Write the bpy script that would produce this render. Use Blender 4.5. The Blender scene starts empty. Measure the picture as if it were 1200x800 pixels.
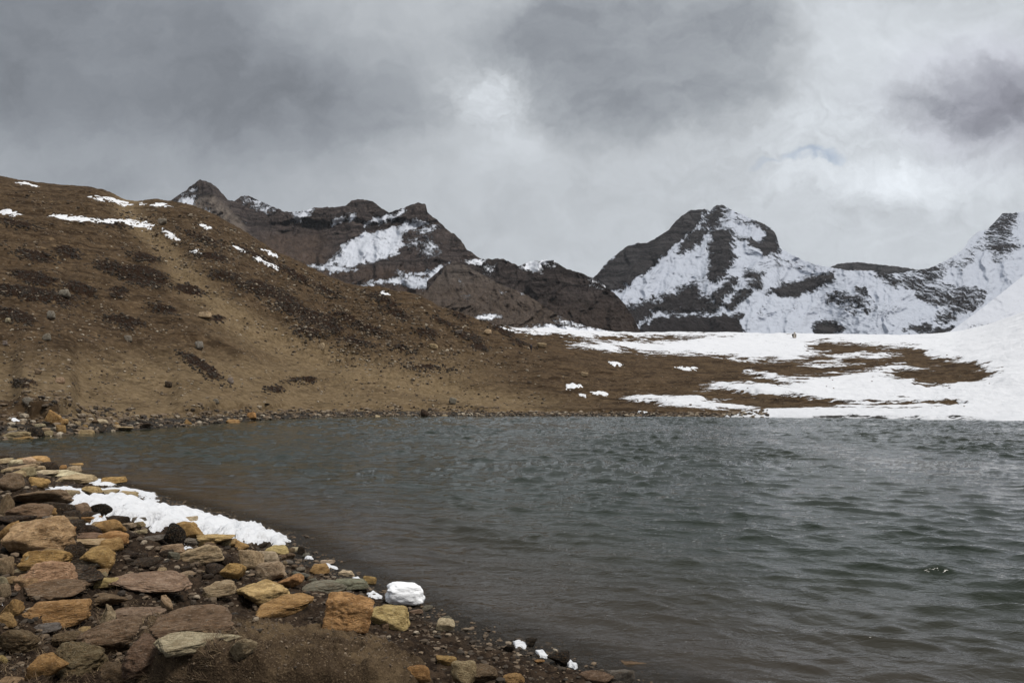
import bpy, math, random
import numpy as np
from mathutils import Vector, Matrix

random.seed(7)
rng = np.random.default_rng(7)
S = bpy.context.scene
COL = S.collection

# ------------------------------------------------------------------ camera
F = 857.0            # focal length in pixels of the 1200 px wide photograph
HOR = 455.0          # image row of the horizon
H = 2.6              # eye height above the lake
cam_d = bpy.data.cameras.new('camera')
cam = bpy.data.objects.new('camera', cam_d)
COL.objects.link(cam)
cam.location = (0, 0, H)
cam.rotation_euler = (math.radians(90), 0, 0)
cam_d.sensor_width = 36.0
cam_d.lens = 36.0 * F / 1200.0
cam_d.shift_y = (HOR - 400.0) / 1200.0
cam_d.clip_start = 0.1
cam_d.clip_end = 30000
S.camera = cam

# ------------------------------------------------------------------ render / view
S.render.engine = 'CYCLES'
S.cycles.use_denoising = True
S.cycles.max_bounces = 6
S.cycles.diffuse_bounces = 3
S.cycles.glossy_bounces = 3
S.view_settings.view_transform = 'Standard'
S.view_settings.look = 'None'
S.view_settings.exposure = 0.18
S.view_settings.gamma = 1.0

# ------------------------------------------------------------------ sun
SUN_EL, SUN_AZ = math.radians(61), math.radians(114)   # azimuth clockwise from straight ahead
sd = bpy.data.lights.new('sun', 'SUN')
sd.energy = 2.7
sd.angle = math.radians(16)
sd.color = (1.0, 0.95, 0.88)
sun = bpy.data.objects.new('sun', sd)
COL.objects.link(sun)
_dir = Vector((math.sin(SUN_AZ) * math.cos(SUN_EL), math.cos(SUN_AZ) * math.cos(SUN_EL), math.sin(SUN_EL)))
sun.rotation_euler = _dir.to_track_quat('Z', 'Y').to_euler()

# ------------------------------------------------------------------ node helpers
class NT:
    def __init__(self, tree):
        self.t = tree
        self.n = tree.nodes
        self.l = tree.links
    def new(self, typ, **kw):
        nd = self.n.new(typ)
        for k, v in kw.items():
            setattr(nd, k, v)
        return nd
    def put(self, sock, v):
        if isinstance(v, bpy.types.NodeSocket):
            self.l.new(v, sock)
        elif v is not None:
            if hasattr(sock.default_value, '__len__'):
                if not hasattr(v, '__len__'):
                    v = (v,) * len(sock.default_value)
                if len(sock.default_value) == 4 and len(v) == 3:
                    v = (*v, 1.0)
            sock.default_value = v
    def math(self, op, a, b=None, c=None, clamp=False):
        nd = self.new('ShaderNodeMath', operation=op, use_clamp=clamp)
        for i, v in enumerate((a, b, c)):
            if v is not None:
                self.put(nd.inputs[i], v)
        return nd.outputs[0]
    def vmath(self, op, a, b=None, out=0):
        nd = self.new('ShaderNodeVectorMath', operation=op)
        self.put(nd.inputs[0], a)
        if b is not None:
            self.put(nd.inputs[1], b)
        return nd.outputs[out]
    def ramp(self, v, a, b, lo=0.0, hi=1.0, smooth=True):
        nd = self.new('ShaderNodeMapRange', interpolation_type='SMOOTHSTEP' if smooth else 'LINEAR')
        self.put(nd.inputs[0], v)
        for i, q in zip((1, 2, 3, 4), (a, b, lo, hi)):
            self.put(nd.inputs[i], q)
        return nd.outputs[0]
    def mix(self, f, a, b, blend='MIX'):
        nd = self.new('ShaderNodeMix', data_type='RGBA', blend_type=blend)
        self.put(nd.inputs[0], f)
        self.put(nd.inputs[6], a)
        self.put(nd.inputs[7], b)
        return nd.outputs[2]
    def noise(self, vec, scale, detail=4.0, rough=0.55, dist=0.0, color=False):
        nd = self.new('ShaderNodeTexNoise')
        if vec is not None:
            self.l.new(vec, nd.inputs['Vector'])
        nd.inputs['Scale'].default_value = scale
        nd.inputs['Detail'].default_value = detail
        nd.inputs['Roughness'].default_value = rough
        nd.inputs['Distortion'].default_value = dist
        return nd.outputs['Color' if color else 'Fac']
    def attr(self, name, out='Fac', typ='GEOMETRY'):
        nd = self.new('ShaderNodeAttribute', attribute_name=name, attribute_type=typ)
        return nd.outputs[out]
    def scaled(self, vec, s):
        return self.vmath('MULTIPLY', vec, s)
    def bump(self, h, strength, dist):
        nd = self.new('ShaderNodeBump')
        self.put(nd.inputs['Height'], h)
        nd.inputs['Strength'].default_value = strength
        nd.inputs['Distance'].default_value = dist
        return nd.outputs[0]

def material(name):
    m = bpy.data.materials.new(name)
    m.use_nodes = True
    t = NT(m.node_tree)
    t.n.clear()
    out = t.new('ShaderNodeOutputMaterial')
    b = t.new('ShaderNodeBsdfPrincipled')
    t.l.new(b.outputs[0], out.inputs[0])
    t.b = b
    b.inputs['Specular IOR Level'].default_value = 0.25
    return m, t

# ------------------------------------------------------------------ sky: broken overcast over a clear Nishita sky
W = bpy.data.worlds.new('World')
S.world = W
W.use_nodes = True
t = NT(W.node_tree)
t.n.clear()
tc = t.new('ShaderNodeTexCoord')
D = t.vmath('NORMALIZE', tc.outputs['Generated'])
sep = t.new('ShaderNodeSeparateXYZ'); t.l.new(D, sep.inputs[0])
dx, dy, dz = sep.outputs
dyc = t.math('MAXIMUM', dy, 0.12)
U = t.math('DIVIDE', dx, dyc)
V = t.math('DIVIDE', dz, dyc)
comb = t.new('ShaderNodeCombineXYZ'); t.l.new(U, comb.inputs[0]); t.l.new(V, comb.inputs[1])
P = comb.outputs[0]
warp = t.noise(P, 3.2, 5, 0.6, 0.3, color=True)
warp = t.vmath('SUBTRACT', warp, (0.5, 0.5, 0.5))
PW = t.vmath('ADD', P, t.scaled(warp, (0.22, 0.16, 0.0)))
warp2 = t.vmath('SUBTRACT', t.noise(P, 13.0, 7, 0.66, 0.2, color=True), (0.5, 0.5, 0.5))
PW = t.vmath('ADD', PW, t.scaled(warp2, (0.10, 0.07, 0.0)))
def blob(cx, cy, rx, ry, amp, hard=0.0):
    """a bank of cloud around a direction of the sky; soft ellipse"""
    c = ((cx - 600) / F, (HOR - cy) / F, 0)
    q = t.vmath('SUBTRACT', PW, c)
    q = t.vmath('MULTIPLY', q, (F / rx, F / ry, 1.0))
    r = t.vmath('LENGTH', q, out=1)
    return t.ramp(r, 1.0, hard, 0.0, amp)
total = t.math('ADD', t.ramp(V, 0.10, 0.40, 0.50, 0.46), t.ramp(U, -0.5, 0.6, -0.03, 0.09))
for bl in (
        # cx, cy, rx, ry, amp, hard
        (60, 60, 640, 240, -0.20, 0.2), (350, 140, 300, 90, -0.10, 0.1), (-40, 90, 300, 120, -0.04, 0.1), (420, 0, 240, 110, 0.07, 0.1),
        (760, 60, 225, 130, -0.20, 0.42), (690, 150, 115, 52, -0.11, 0.2), (850, 25, 130, 70, -0.05, 0.1), (600, 30, 150, 70, -0.05, 0.1),
        (1155, 118, 150, 60, -0.20, 0.35), (1210, 150, 130, 75, -0.12, 0.2), (1070, 110, 80, 28, -0.06, 0.1),
        (568, 112, 44, 38, 0.09, 0.0), (584, 90, 38, 28, 0.07, 0.0), (600, 130, 120, 95, 0.09, 0.0), (555, 185, 120, 60, 0.05, 0.1), (1010, 50, 230, 75, 0.10, 0.1), (930, 150, 130, 60, 0.06, 0.1),
        (1080, 215, 180, 40, 0.15, 0.1), (960, 220, 120, 34, 0.08, 0.1), (150, 235, 420, 60, -0.06, 0.2),
        (760, 265, 420, 60, -0.02, 0.2)):
    total = t.math('ADD', total, blob(*bl))
n1 = t.noise(PW, 4.5, 7, 0.6, 0.2)
n2 = t.noise(t.scaled(PW, (1.0, 1.7, 1.0)), 14.0, 6, 0.62, 0.3)
total = t.math('ADD', total, t.math('MULTIPLY', t.math('SUBTRACT', n1, 0.5), 0.20))
total = t.math('ADD', total, t.math('MULTIPLY', t.math('SUBTRACT', n2, 0.5), t.ramp(U, -0.4, 0.5, 0.12, 0.26)))
n3 = t.noise(t.scaled(PW, (1.0, 1.4, 1.0)), 26.0, 6, 0.65, 0.6)
total = t.math('ADD', total, t.math('MULTIPLY', blob(580, 112, 120, 90, 1.0, 0.0), t.math('MULTIPLY', t.math('SUBTRACT', n3, 0.46), 0.5)))
total = t.math('ADD', total, t.math('MULTIPLY', blob(1020, 190, 330, 150, 1.0, 0.2), t.math('MULTIPLY', t.math('SUBTRACT', n3, 0.46), 0.34)))
front = t.math('MAXIMUM', total, 0.10)
# unseen rest of the overcast dome: brighter overhead, dimmed behind to shade camera-facing slopes
g = t.noise(D, 2.2, 6, 0.6)
dome = t.math('ADD', t.ramp(dz, 0.1, 0.95, 0.36, 0.62), t.math('MULTIPLY', t.math('SUBTRACT', g, 0.5), 0.35))
dome = t.math('MULTIPLY', dome, t.ramp(dy, -0.75, 0.25, 0.75, 1.0))
ff = t.math('MULTIPLY', t.ramp(dy, 0.15, 0.45), t.ramp(dz, 0.62, 0.48))
lum = t.math('ADD', t.math('MULTIPLY', front, ff), t.math('MULTIPLY', dome, t.math('SUBTRACT', 1.0, ff)))
cool = t.ramp(lum, 0.12, 0.5)
tint = t.mix(cool, (0.90, 0.98, 1.11), (0.945, 1.0, 1.06))
violet = t.math('MULTIPLY', blob(1180, 120, 220, 110, 1.0, 0.0), 0.55)
tint = t.mix(violet, tint, (0.98, 0.955, 1.16))
cloudcol = t.vmath('SCALE', tint)
t.put(cloudcol.node.inputs['Scale'], lum)
sky = t.new('ShaderNodeTexSky', sky_type='NISHITA')
sky.sun_disc = False
sky.sun_elevation = SUN_EL
sky.sun_rotation = SUN_AZ
bg1 = t.new('ShaderNodeBackground'); t.l.new(sky.outputs[0], bg1.inputs[0]); bg1.inputs[1].default_value = 0.10
bg2 = t.new('ShaderNodeBackground'); t.l.new(cloudcol, bg2.inputs[0]); bg2.inputs[1].default_value = 1.0
hole = t.math('MAXIMUM', blob(945, 194, 36, 9, 0.48, 0.0), blob(900, 201, 36, 5, 0.25, 0.0))
mx = t.new('ShaderNodeMixShader')
t.l.new(hole, mx.inputs[0]); t.l.new(bg2.outputs[0], mx.inputs[1]); t.l.new(bg1.outputs[0], mx.inputs[2])
wo = t.new('ShaderNodeOutputWorld'); t.l.new(mx.outputs[0], wo.inputs[0])

# ------------------------------------------------------------------ numpy noise
def _h(*c):
    h = np.zeros(c[0].shape, np.uint32)
    for i, v in enumerate(c):
        h = (h ^ (v.astype(np.int64).astype(np.uint32) * np.uint32((0x9E3779B1, 0x85EBCA77, 0xC2B2AE3D)[i]))) * np.uint32(0x27D4EB2F)
        h ^= h >> np.uint32(15)
    h *= np.uint32(0x2C1B3C6D); h ^= h >> np.uint32(12)
    return h
def perlin2(x, y):
    xi, yi = np.floor(x), np.floor(y)
    fx, fy = x - xi, y - yi
    u, v = fx * fx * fx * (fx * (fx * 6 - 15) + 10), fy * fy * fy * (fy * (fy * 6 - 15) + 10)
    def g(ix, iy, ax, ay):
        a = _h(ix, iy).astype(np.float64) * (2 * math.pi / 2**32)
        return np.cos(a) * ax + np.sin(a) * ay
    n00, n10 = g(xi, yi, fx, fy), g(xi + 1, yi, fx - 1, fy)
    n01, n11 = g(xi, yi + 1, fx, fy - 1), g(xi + 1, yi + 1, fx - 1, fy - 1)
    a = n00 + u * (n10 - n00)
    return (a + v * ((n01 + u * (n11 - n01)) - a)) * 1.5
def fbm2(x, y, o=5, gain=0.5, lac=2.03):
    s, a = 0.0, 1.0
    for i in range(o):
        s = s + a * perlin2(x + 17.3 * i, y - 9.1 * i)
        x, y, a = x * lac, y * lac, a * gain
    return s
def ridged2(x, y, o=5, gain=0.55, lac=2.05):
    s, a, w = 0.0, 1.0, 1.0
    for i in range(o):
        n = 1 - np.abs(perlin2(x + 31.7 * i, y + 5.3 * i))
        n = n * n * w
        w = np.clip(n * 1.6, 0, 1)
        s = s + a * n
        x, y, a = x * lac, y * lac, a * gain
    return s
def perlin3(p):
    i = np.floor(p); f = p - i
    w = f * f * f * (f * (f * 6 - 15) + 10)
    def g(dx_, dy_, dz_):
        h = _h(i[:, 0] + dx_, i[:, 1] + dy_, i[:, 2] + dz_)
        ct = (h & 0xFFFF).astype(np.float64) / 32767.5 - 1
        ph = (h >> 16).astype(np.float64) * (2 * math.pi / 65536)
        st = np.sqrt(np.maximum(0, 1 - ct * ct))
        return st * np.cos(ph) * (f[:, 0] - dx_) + st * np.sin(ph) * (f[:, 1] - dy_) + ct * (f[:, 2] - dz_)
    def L(a, b, k): return a + w[:, k] * (b - a)
    x00, x10 = L(g(0, 0, 0), g(1, 0, 0), 0), L(g(0, 1, 0), g(1, 1, 0), 0)
    x01, x11 = L(g(0, 0, 1), g(1, 0, 1), 0), L(g(0, 1, 1), g(1, 1, 1), 0)
    return L(L(x00, x10, 1), L(x01, x11, 1), 2) * 1.5
def fbm3(p, o=4, gain=0.5):
    s, a = 0.0, 1.0
    for k in range(o):
        s = s + a * perlin3(p + 13.7 * k)
        p, a = p * 2.03, a * gain
    return s
def sstep(a, b, x):
    q = np.clip((x - a) / (b - a), 0, 1)
    return q * q * (3 - 2 * q)
def lut(x, pts):
    return np.interp(x, [p[0] for p in pts], [p[1] for p in pts])
def poly_sd(x, y, poly, reach=30.0, ysc=1.0):
    """signed distance (inside positive) to a polygon, clipped to +-reach"""
    p = np.asarray(poly, float)
    out = np.full(x.shape, -reach)
    m = (x > p[:, 0].min() - reach) & (x < p[:, 0].max() + reach) & (y > p[:, 1].min() - reach) & (y < p[:, 1].max() + reach)
    if not m.any():
        return out
    px, py = x[m], y[m] * ysc
    d = np.full(px.shape, 1e9); ins = np.zeros(px.shape, bool)
    q = p.copy(); q[:, 1] *= ysc
    for i in range(len(q)):
        a, b = q[i], q[(i + 1) % len(q)]
        e = b - a
        tt = np.clip(((px - a[0]) * e[0] + (py - a[1]) * e[1]) / (e @ e + 1e-9), 0, 1)
        d = np.minimum(d, (px - a[0] - tt * e[0])**2 + (py - a[1] - tt * e[1])**2)
        c = ((a[1] > py) != (b[1] > py))
        ins ^= c & (px < (b[0] - a[0]) * (py - a[1]) / (b[1] - a[1] + 1e-12) + a[0])
    d = np.sqrt(d)
    out[m] = np.clip(np.where(ins, d, -d), -reach, reach)
    return out

# ------------------------------------------------------------------ mesh helpers
def mesh_np(name, verts, faces, mats=(), smooth=True, attrs=None):
    """faces: (n,3) or (n,4) int array"""
    me = bpy.data.meshes.new(name)
    verts = np.ascontiguousarray(verts, np.float32); faces = np.ascontiguousarray(faces, np.int32)
    k = faces.shape[1]
    me.vertices.add(len(verts)); me.vertices.foreach_set('co', verts.ravel())
    me.loops.add(faces.size); me.loops.foreach_set('vertex_index', faces.ravel())
    me.polygons.add(len(faces))
    me.polygons.foreach_set('loop_start', np.arange(0, faces.size, k, dtype=np.int32))
    me.polygons.foreach_set('loop_total', np.full(len(faces), k, np.int32))
    me.polygons.foreach_set('use_smooth', np.full(len(faces), smooth, bool))
    for an, av in (attrs or {}).items():
        a = me.attributes.new(an, 'FLOAT', 'POINT')
        a.data.foreach_set('value', np.ascontiguousarray(av, np.float32).ravel())
    me.update(calc_edges=True)
    for m in mats:
        me.materials.append(m)
    return me
def link(name, me, label=None, cat=None, group=None, kind=None, parent=None, loc=None):
    o = bpy.data.objects.new(name, me)
    COL.objects.link(o)
    if parent is not None: o.parent = parent
    if loc is not None: o.location = loc
    if label: o['label'] = label
    if cat: o['category'] = cat
    if group: o['group'] = group
    if kind: o['kind'] = kind
    return o
def grid_faces(nr, nc):
    i = np.arange(nr * nc).reshape(nr, nc)
    return np.stack([i[:-1, :-1], i[:-1, 1:], i[1:, 1:], i[1:, :-1]], -1).reshape(-1, 4)

# ------------------------------------------------------------------ the land
SHORE = [(-900, 540), (-200, 521), (0, 514), (60, 511), (100, 507), (140, 504), (200, 500), (300, 492), (380, 488.5), (480, 487), (850, 488), (1000, 489.5), (1200, 492), (1500, 498)]
CREST = [(-500, 190), (-200, 195), (0, 211), (27, 215), (70, 220), (105, 222), (128, 227), (163, 236), (198, 240), (225, 244), (250, 252), (275, 267), (300, 281),
         (325, 297), (355, 310), (375, 322), (412, 336), (450, 338), (495, 348), (512, 358), (550, 370), (580, 381), (605, 386), (667, 388), (736, 391), (830, 391),
         (933, 392), (1090, 394.5), (1130, 391), (1160, 383), (1200, 367), (1260, 345), (1500, 300)]
CRESTY = [(-500, 150), (0, 185), (200, 205), (320, 205), (450, 195), (560, 190), (640, 215), (760, 290), (900, 330), (1200, 330), (1500, 330)]
def hillshape(t_):
    return 1.25 * t_**1.25 - 0.25 * t_**4
NEAR = np.array([(-70, 36), (-45, 33.5), (-30, 31.0), (-19, 27.2), (-9.5, 18.6), (-4, 13.1), (-2.4, 10.5), (-1, 8.6), (.17, 7.4), (1.07, 6.55), (3.2, 4.6), (8, 1.0), (14, -4)])
def near_s(X, Y):
    """distance inland from the near waterline, negative over the water"""
    d = np.full(X.shape, 1e9); sg = np.ones(X.shape)
    for i in range(len(NEAR) - 1):
        a, b = NEAR[i], NEAR[i + 1]; e = b - a
        tt = np.clip(((X - a[0]) * e[0] + (Y - a[1]) * e[1]) / (e @ e), 0, 1)
        dd = np.hypot(X - a[0] - tt * e[0], Y - a[1] - tt * e[1])
        side = np.where(e[0] * (Y - a[1]) - e[1] * (X - a[0]) < 0, 1.0, -1.0)
        m = dd < d
        d = np.where(m, dd, d); sg = np.where(m, side, sg)
    return d * sg
BANK = [(-20, -1.6), (-8, -1.2), (-2, -0.30), (0, 0.0), (0.5, 0.09), (1.0, 0.17), (2.0, 0.42), (3.5, 0.78), (5.0, 1.0), (12, 1.15), (40, 1.8)]

aa = np.concatenate([np.linspace(-1.6, -0.74, 40, endpoint=False), np.arange(-0.74, 0.74, 1.08 / F), np.linspace(0.74, 1.6, 40)])
yy = np.concatenate([np.linspace(1.6, 3.8, 24, endpoint=False), 1 / np.linspace(1 / 3.8, 1 / 32.0, 470, endpoint=False),
                     np.geomspace(32, 38, 24, endpoint=False), np.geomspace(38, 78, 170, endpoint=False), np.geomspace(78, 345, 440, endpoint=False), np.geomspace(345, 900, 26)])
A2, Y2 = np.meshgrid(aa, yy)
X2 = A2 * Y2
PX = 600 + F * A2
ys = H * F / (lut(PX, SHORE) - HOR)
wob = fbm2(X2 * 0.12, Y2 * 0.12, 4)
ys = ys + wob * 1.2
yc = lut(PX, CRESTY)
crest_px = sum(lut(PX + q_, CREST) for q_ in (-40, -28, -16, -6, 6, 16, 28, 40)) / 8
crest_px = crest_px + (lut(PX, CREST) - crest_px) * sstep(1060, 950, PX)
zc = H + (HOR - crest_px) / F * yc
tt = (Y2 - ys) / (yc - ys)
tc_ = np.clip(tt, 0, 1)
zf = zc * hillshape(tc_)
inland = np.clip(Y2 - ys, 0, None)
beyond = np.clip(Y2 - yc, 0, None)
left = sstep(700, 560, PX)
zf = zf - beyond * (0.10 * left + 0.02) - left * 8 * sstep(0, 60, beyond)
# relief: benches, hummocks, small scarps
amp = sstep(0, 25, inland)
crestcalm = 1 - 0.75 * sstep(0.8, 1.0, tc_)
flat = sstep(640, 800, PX) * 0.55
zf = zf + amp * (1 - flat) * crestcalm * (1.1 * fbm2(X2 / 22, Y2 / 22, 4) + 0.28 * fbm2(X2 / 4.2, Y2 / 4.2, 4, 0.6))
zf = zf + amp * flat * (0.9 * fbm2(X2 / 40, Y2 / 25, 4) + 0.10 * fbm2(X2 / 5, Y2 / 4, 3))
zf = zf + 0.06 * sstep(0.5, 3, inland) * fbm2(X2 / 0.8, Y2 / 0.8, 3)
# rocky band of the ridge nose right of the grassy strip
band = np.exp(-((PX - 420 + (Y2 - 130) * 1.1) / 130)**2) * amp
zf = zf + band * 0.55 * np.abs(fbm2(X2 / 3.1, Y2 / 3.1, 4, 0.6)) * crestcalm
STRIP = [(250, 150), (300, 200), (340, 232), (380, 285), (410, 350), (440, 430), (470, 560)]
py0 = HOR - F * (zf - H) / Y2
gul = np.exp(-((PX - lut(py0, STRIP)) / lut(py0, [(300, 20), (360, 32), (410, 60), (440, 90)]))**2) * (py0 < 445) * sstep(445, 415, py0) * amp
zf = zf - 1.1 * gul + 0.7 * np.exp(-((PX - lut(py0, STRIP) - 62) / 34)**2) * amp * sstep(430, 400, py0) * crestcalm
zf = zf + amp * (1 - flat) * 0.16 * np.sin((zf + 0.9 * fbm2(X2 / 9, Y2 / 9, 3)) * 3.1) * sstep(0.1, 0.3, tc_) * sstep(660, 560, PX)     # cattle-step benches
# wave-cut bank behind the far beach
sc_h = 0.55 * np.maximum(sstep(195, 215, PX) * sstep(345, 320, PX), sstep(10, 30, PX) * sstep(95, 80, PX) * 1.5) + 0.22 * sstep(345, 420, PX) * sstep(880, 820, PX)
sc_y = 4.5 + 1.2 * fbm2(PX / 40, PX * 0, 3)
zf = zf + sc_h * sstep(0, 0.5, inland - sc_y) * sstep(40, 8, inland)
zf = np.where(Y2 > ys, zf, -(ys - Y2) * 0.12)
zf = np.maximum(zf, -2.0)
# near bank
s2 = near_s(X2, Y2) + 0.22 * fbm2(X2 * 0.9, Y2 * 0.9, 3)
zn = lut(s2, BANK)
land = sstep(0.1, 1.2, s2)
zn = zn + land * (0.06 * fbm2(X2 * 1.3, Y2 * 1.3, 4) + 0.035 * fbm2(X2 * 6, Y2 * 6, 4, 0.6)) + sstep(-0.2, 0.3, s2) * 0.012 * fbm2(X2 * 14, Y2 * 14, 3)
# the peat mound: a rounded turf cushion with an overhanging right edge
def mound_d(X, Y):
    u = (X + 1.45) / 1.0; v = (Y - 4.75) / 0.78
    u2, v2 = u * 0.94 + v * 0.34, -u * 0.34 + v * 0.94
    return (np.abs(u2)**2.6 + np.abs(v2)**2.6)**(1 / 2.6) + 0.05 * fbm2(X * 3, Y * 3, 3)
md = mound_d(X2, Y2)
mound = sstep(1.04, 0.84, md)
zn = zn + 0.36 * mound * (0.82 + 0.18 * sstep(0.9, 0.2, md)) + mound * 0.012 * fbm2(X2 * 22, Y2 * 22, 3)
hum = sstep(2.4, 3.4, s2) * (1 - mound) * (Y2 < 9)
zn = zn + hum * (0.07 * (ridged2(X2 * 0.8 + 4, Y2 * 0.9, 4) - 0.9) + 0.03 * fbm2(X2 * 9, Y2 * 9, 3))
nearm = (Y2 < 40) & (zn > zf)
Z2 = np.where(Y2 < 36, np.maximum(zn, zf), zf)
PY = HOR - F * (Z2 - H) / Y2

# ---- what grows or lies on it, by place
def ell(cx, cy, w, h, tilt=12):
    c, s_ = math.cos(math.radians(tilt)), math.sin(math.radians(tilt))
    u = (PX - cx) * c + (PYw - cy) * s_; v = -(PX - cx) * s_ + (PYw - cy) * c
    return (1 - np.sqrt((u / (w / 2))**2 + (v / (h / 2))**2)) * h / 2
PXw = PX
PYw = PY + 1.6 * fbm2(X2 / 2.5, Y2 / 2.5, 3)
HEATH = [(41, 300, 46, 11), (79, 295, 30, 12), (43, 327, 56, 13), (35, 345, 95, 16), (93, 339, 42, 14), (15, 370, 48, 14), (145, 377, 46, 13), (128, 313, 36, 13),
         (167, 324, 66, 22), (171, 302, 34, 9), (221, 340, 38, 10), (190, 362, 34, 10), (139, 342, 22, 10), (256, 373, 15, 7), (236, 430, 62, 13, 33), (29, 449, 26, 9, 4),
         (322, 457, 22, 7, 3), (357, 445, 36, 6, 0), (267, 324, 34, 10), (248, 301, 40, 9), (302, 337, 50, 14), (325, 347, 50, 12), (341, 361, 42, 14), (372, 373, 52, 14),
         (362, 389, 32, 10), (388, 384, 34, 12), (465, 367, 34, 10, 25), (500, 390, 28, 9), (550, 395, 28, 9), (562, 406, 20, 8), (540, 371, 24, 6, 25), (587, 387, 36, 8, 28),
         (470, 408, 24, 7), (240, 280, 50, 7, 20), (300, 300, 60, 7, 25), (405, 372, 30, 9, 20), (430, 385, 40, 8, 15), (450, 352, 40, 8, 25), (520, 378, 30, 6, 25),
         (60, 345, 60, 8), (130, 262, 30, 6), (20, 262, 40, 7), (380, 340, 40, 8, 25), (345, 322, 44, 8, 30), (610, 402, 26, 5, 20), (420, 400, 34, 6), (500, 430, 40, 5, 5)]
dark = np.full(PX.shape, -30.0)
for e in HEATH:
    dark = np.maximum(dark, ell(*e))
# snow lying in fields
SNOWP = [[(585, 383), (667, 380), (736, 380), (933, 380), (1260, 330), (1260, 396), (933, 397), (827, 394), (736, 393), (690, 395), (624, 392)],
         [(667, 402), (720, 400), (773, 402), (848, 393), (1260, 388), (1260, 500), (1168, 490), (1168, 445), (1147, 427), (1093, 417), (1072, 407), (1024, 404), (985, 401), (955, 400), (949, 409), (966, 417), (930, 421), (880, 423), (827, 416), (763, 413), (693, 409)],
         [(875, 434), (901, 438), (923, 444), (1013, 438), (1051, 441), (1077, 454), (1168, 445), (1260, 440), (1260, 480), (1125, 480), (1115, 470), (1040, 473), (965, 470), (907, 463), (880, 462), (816, 454), (859, 448), (935, 452), (880, 440)],
         [(739, 465), (770, 464), (800, 466), (880, 476), (869, 480), (816, 478), (763, 471)],
         [(859, 485), (940, 480), (987, 478), (1093, 478), (1260, 470), (1260, 500), (1093, 492), (859, 488.5)],
         [(976, 415), (1040, 413), (1052, 417), (980, 420)], [(1000, 432), (1050, 429), (1090, 432), (1040, 436)],
         [(940, 426), (985, 424), (1000, 427), (950, 429)]]
BARE = [[(958, 402), (1024, 405), (1072, 408), (1093, 418), (1147, 428), (1168, 444), (1077, 452), (1045, 440), (1013, 436), (923, 441), (890, 432), (880, 425), (930, 422), (970, 417), (952, 408)]]
PXn = PX + 16 * fbm2(X2 / 10, Y2 / 6, 5, 0.6); PYn = PY + 4.0 * fbm2(X2 / 8 + 9, Y2 / 5, 5, 0.6)
snow = np.full(PX.shape, -30.0)
for p in SNOWP[:3]:
    snow = np.maximum(snow, poly_sd(PXn, PYn, p, ysc=2.5))
for p in BARE:
    snow = np.minimum(snow, -poly_sd(PXn, PYn, p, ysc=2.5))
for p in SNOWP[3:]:
    snow = np.maximum(snow, poly_sd(PXn, PYn, p, ysc=2.5))
visible = Y2 < yc + 40
snow = np.where(beyond > 0, np.where(PX > 600, 12.0, -30.0), snow)
dark = np.where(Y2 < 42, -30, dark)
snow = np.where(Y2 < 50, -30, snow)
dk = sstep(-1.5, 1.5, dark)
Z2 = Z2 + dk * 0.22 * (0.7 + 0.6 * np.abs(fbm2(X2 / 0.9, Y2 / 0.9, 3)))
Z2 = Z2 + sstep(-2, 6, snow) * (0.18 + 0.35 * np.abs(fbm2(X2 / 14, Y2 / 9, 3)))
# grassy light strip down the hillside
strip = np.minimum(1, np.exp(-((PX - lut(PY, [(250, 150), (300, 200), (340, 232), (380, 285), (410, 350), (440, 430), (470, 560)])) / lut(PY, [(300, 16), (360, 26), (410, 55), (440, 90)]))**2))
lower = sstep(395, 440, PY) * sstep(620, 500, PX)
light = np.clip(np.maximum(strip * 1.15, lower * 0.85), 0, 1) * (Y2 > 45)
wet = np.maximum(sstep(5.5, 0.5, inland) * (Y2 > 36), sstep(0.9, 0.05, s2) * (Y2 < 36))
peat = np.where(Y2 < 36, sstep(-0.5, 0.6, s2), 0)
stony = np.clip(band, 0, 1)
colz = 0.5 + 0.5 * fbm2(X2 / 30, Y2 / 30, 3)

gm, t = material('ground')
tcn = t.new('ShaderNodeTexCoord'); P = tcn.outputs['Object']
nA = t.noise(P, 0.35, 6, 0.6); nB = t.noise(P, 2.2, 6, 0.65); nC = t.noise(P, 9.0, 6, 0.65); nD = t.noise(P, 45.0, 4, 0.7)
nE = t.noise(P, 0.75, 8, 0.72, 0.4); nF = t.noise(t.scaled(P, (0.5, 1.0, 1.6)), 0.25, 6, 0.65)
sxyz = t.new('ShaderNodeSeparateXYZ'); t.l.new(P, sxyz.inputs[0])
slope_v = t.new('ShaderNodeCombineXYZ'); t.put(slope_v.inputs[0], t.math('MULTIPLY', sxyz.outputs[0], 0.35)); t.put(slope_v.inputs[1], t.math('MULTIPLY', sxyz.outputs[1], 0.5)); t.put(slope_v.inputs[2], t.math('MULTIPLY', sxyz.outputs[2], 2.6))
nE = t.noise(P, 0.75, 8, 0.72, 0.4); nF = t.noise(t.scaled(P, (0.5, 1.0, 1.6)), 0.25, 6, 0.65); nG = t.noise(slope_v.outputs[0], 0.55, 7, 0.7, 0.3)
soil = t.mix(t.ramp(nA, 0.35, 0.65), (0.042, 0.027, 0.015), (0.080, 0.053, 0.030))
soil = t.mix(t.ramp(nB, 0.45, 0.75), soil, (0.132, 0.092, 0.056))
soil = t.mix(t.ramp(nG, 0.52, 0.60, 0, 0.8), soil, (0.022, 0.013, 0.007))
soil = t.mix(t.ramp(nE, 0.53, 0.62, 0, 0.7), soil, (0.024, 0.015, 0.008))
soil = t.mix(t.ramp(nE, 0.42, 0.34, 0, 0.75), soil, (0.175, 0.122, 0.070))
soil = t.mix(t.ramp(nC, 0.55, 0.70, 0, 0.6), soil, (0.030, 0.020, 0.012))
grass = t.mix(t.ramp(nB, 0.35, 0.7), (0.125, 0.088, 0.048), (0.215, 0.158, 0.094))
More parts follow.
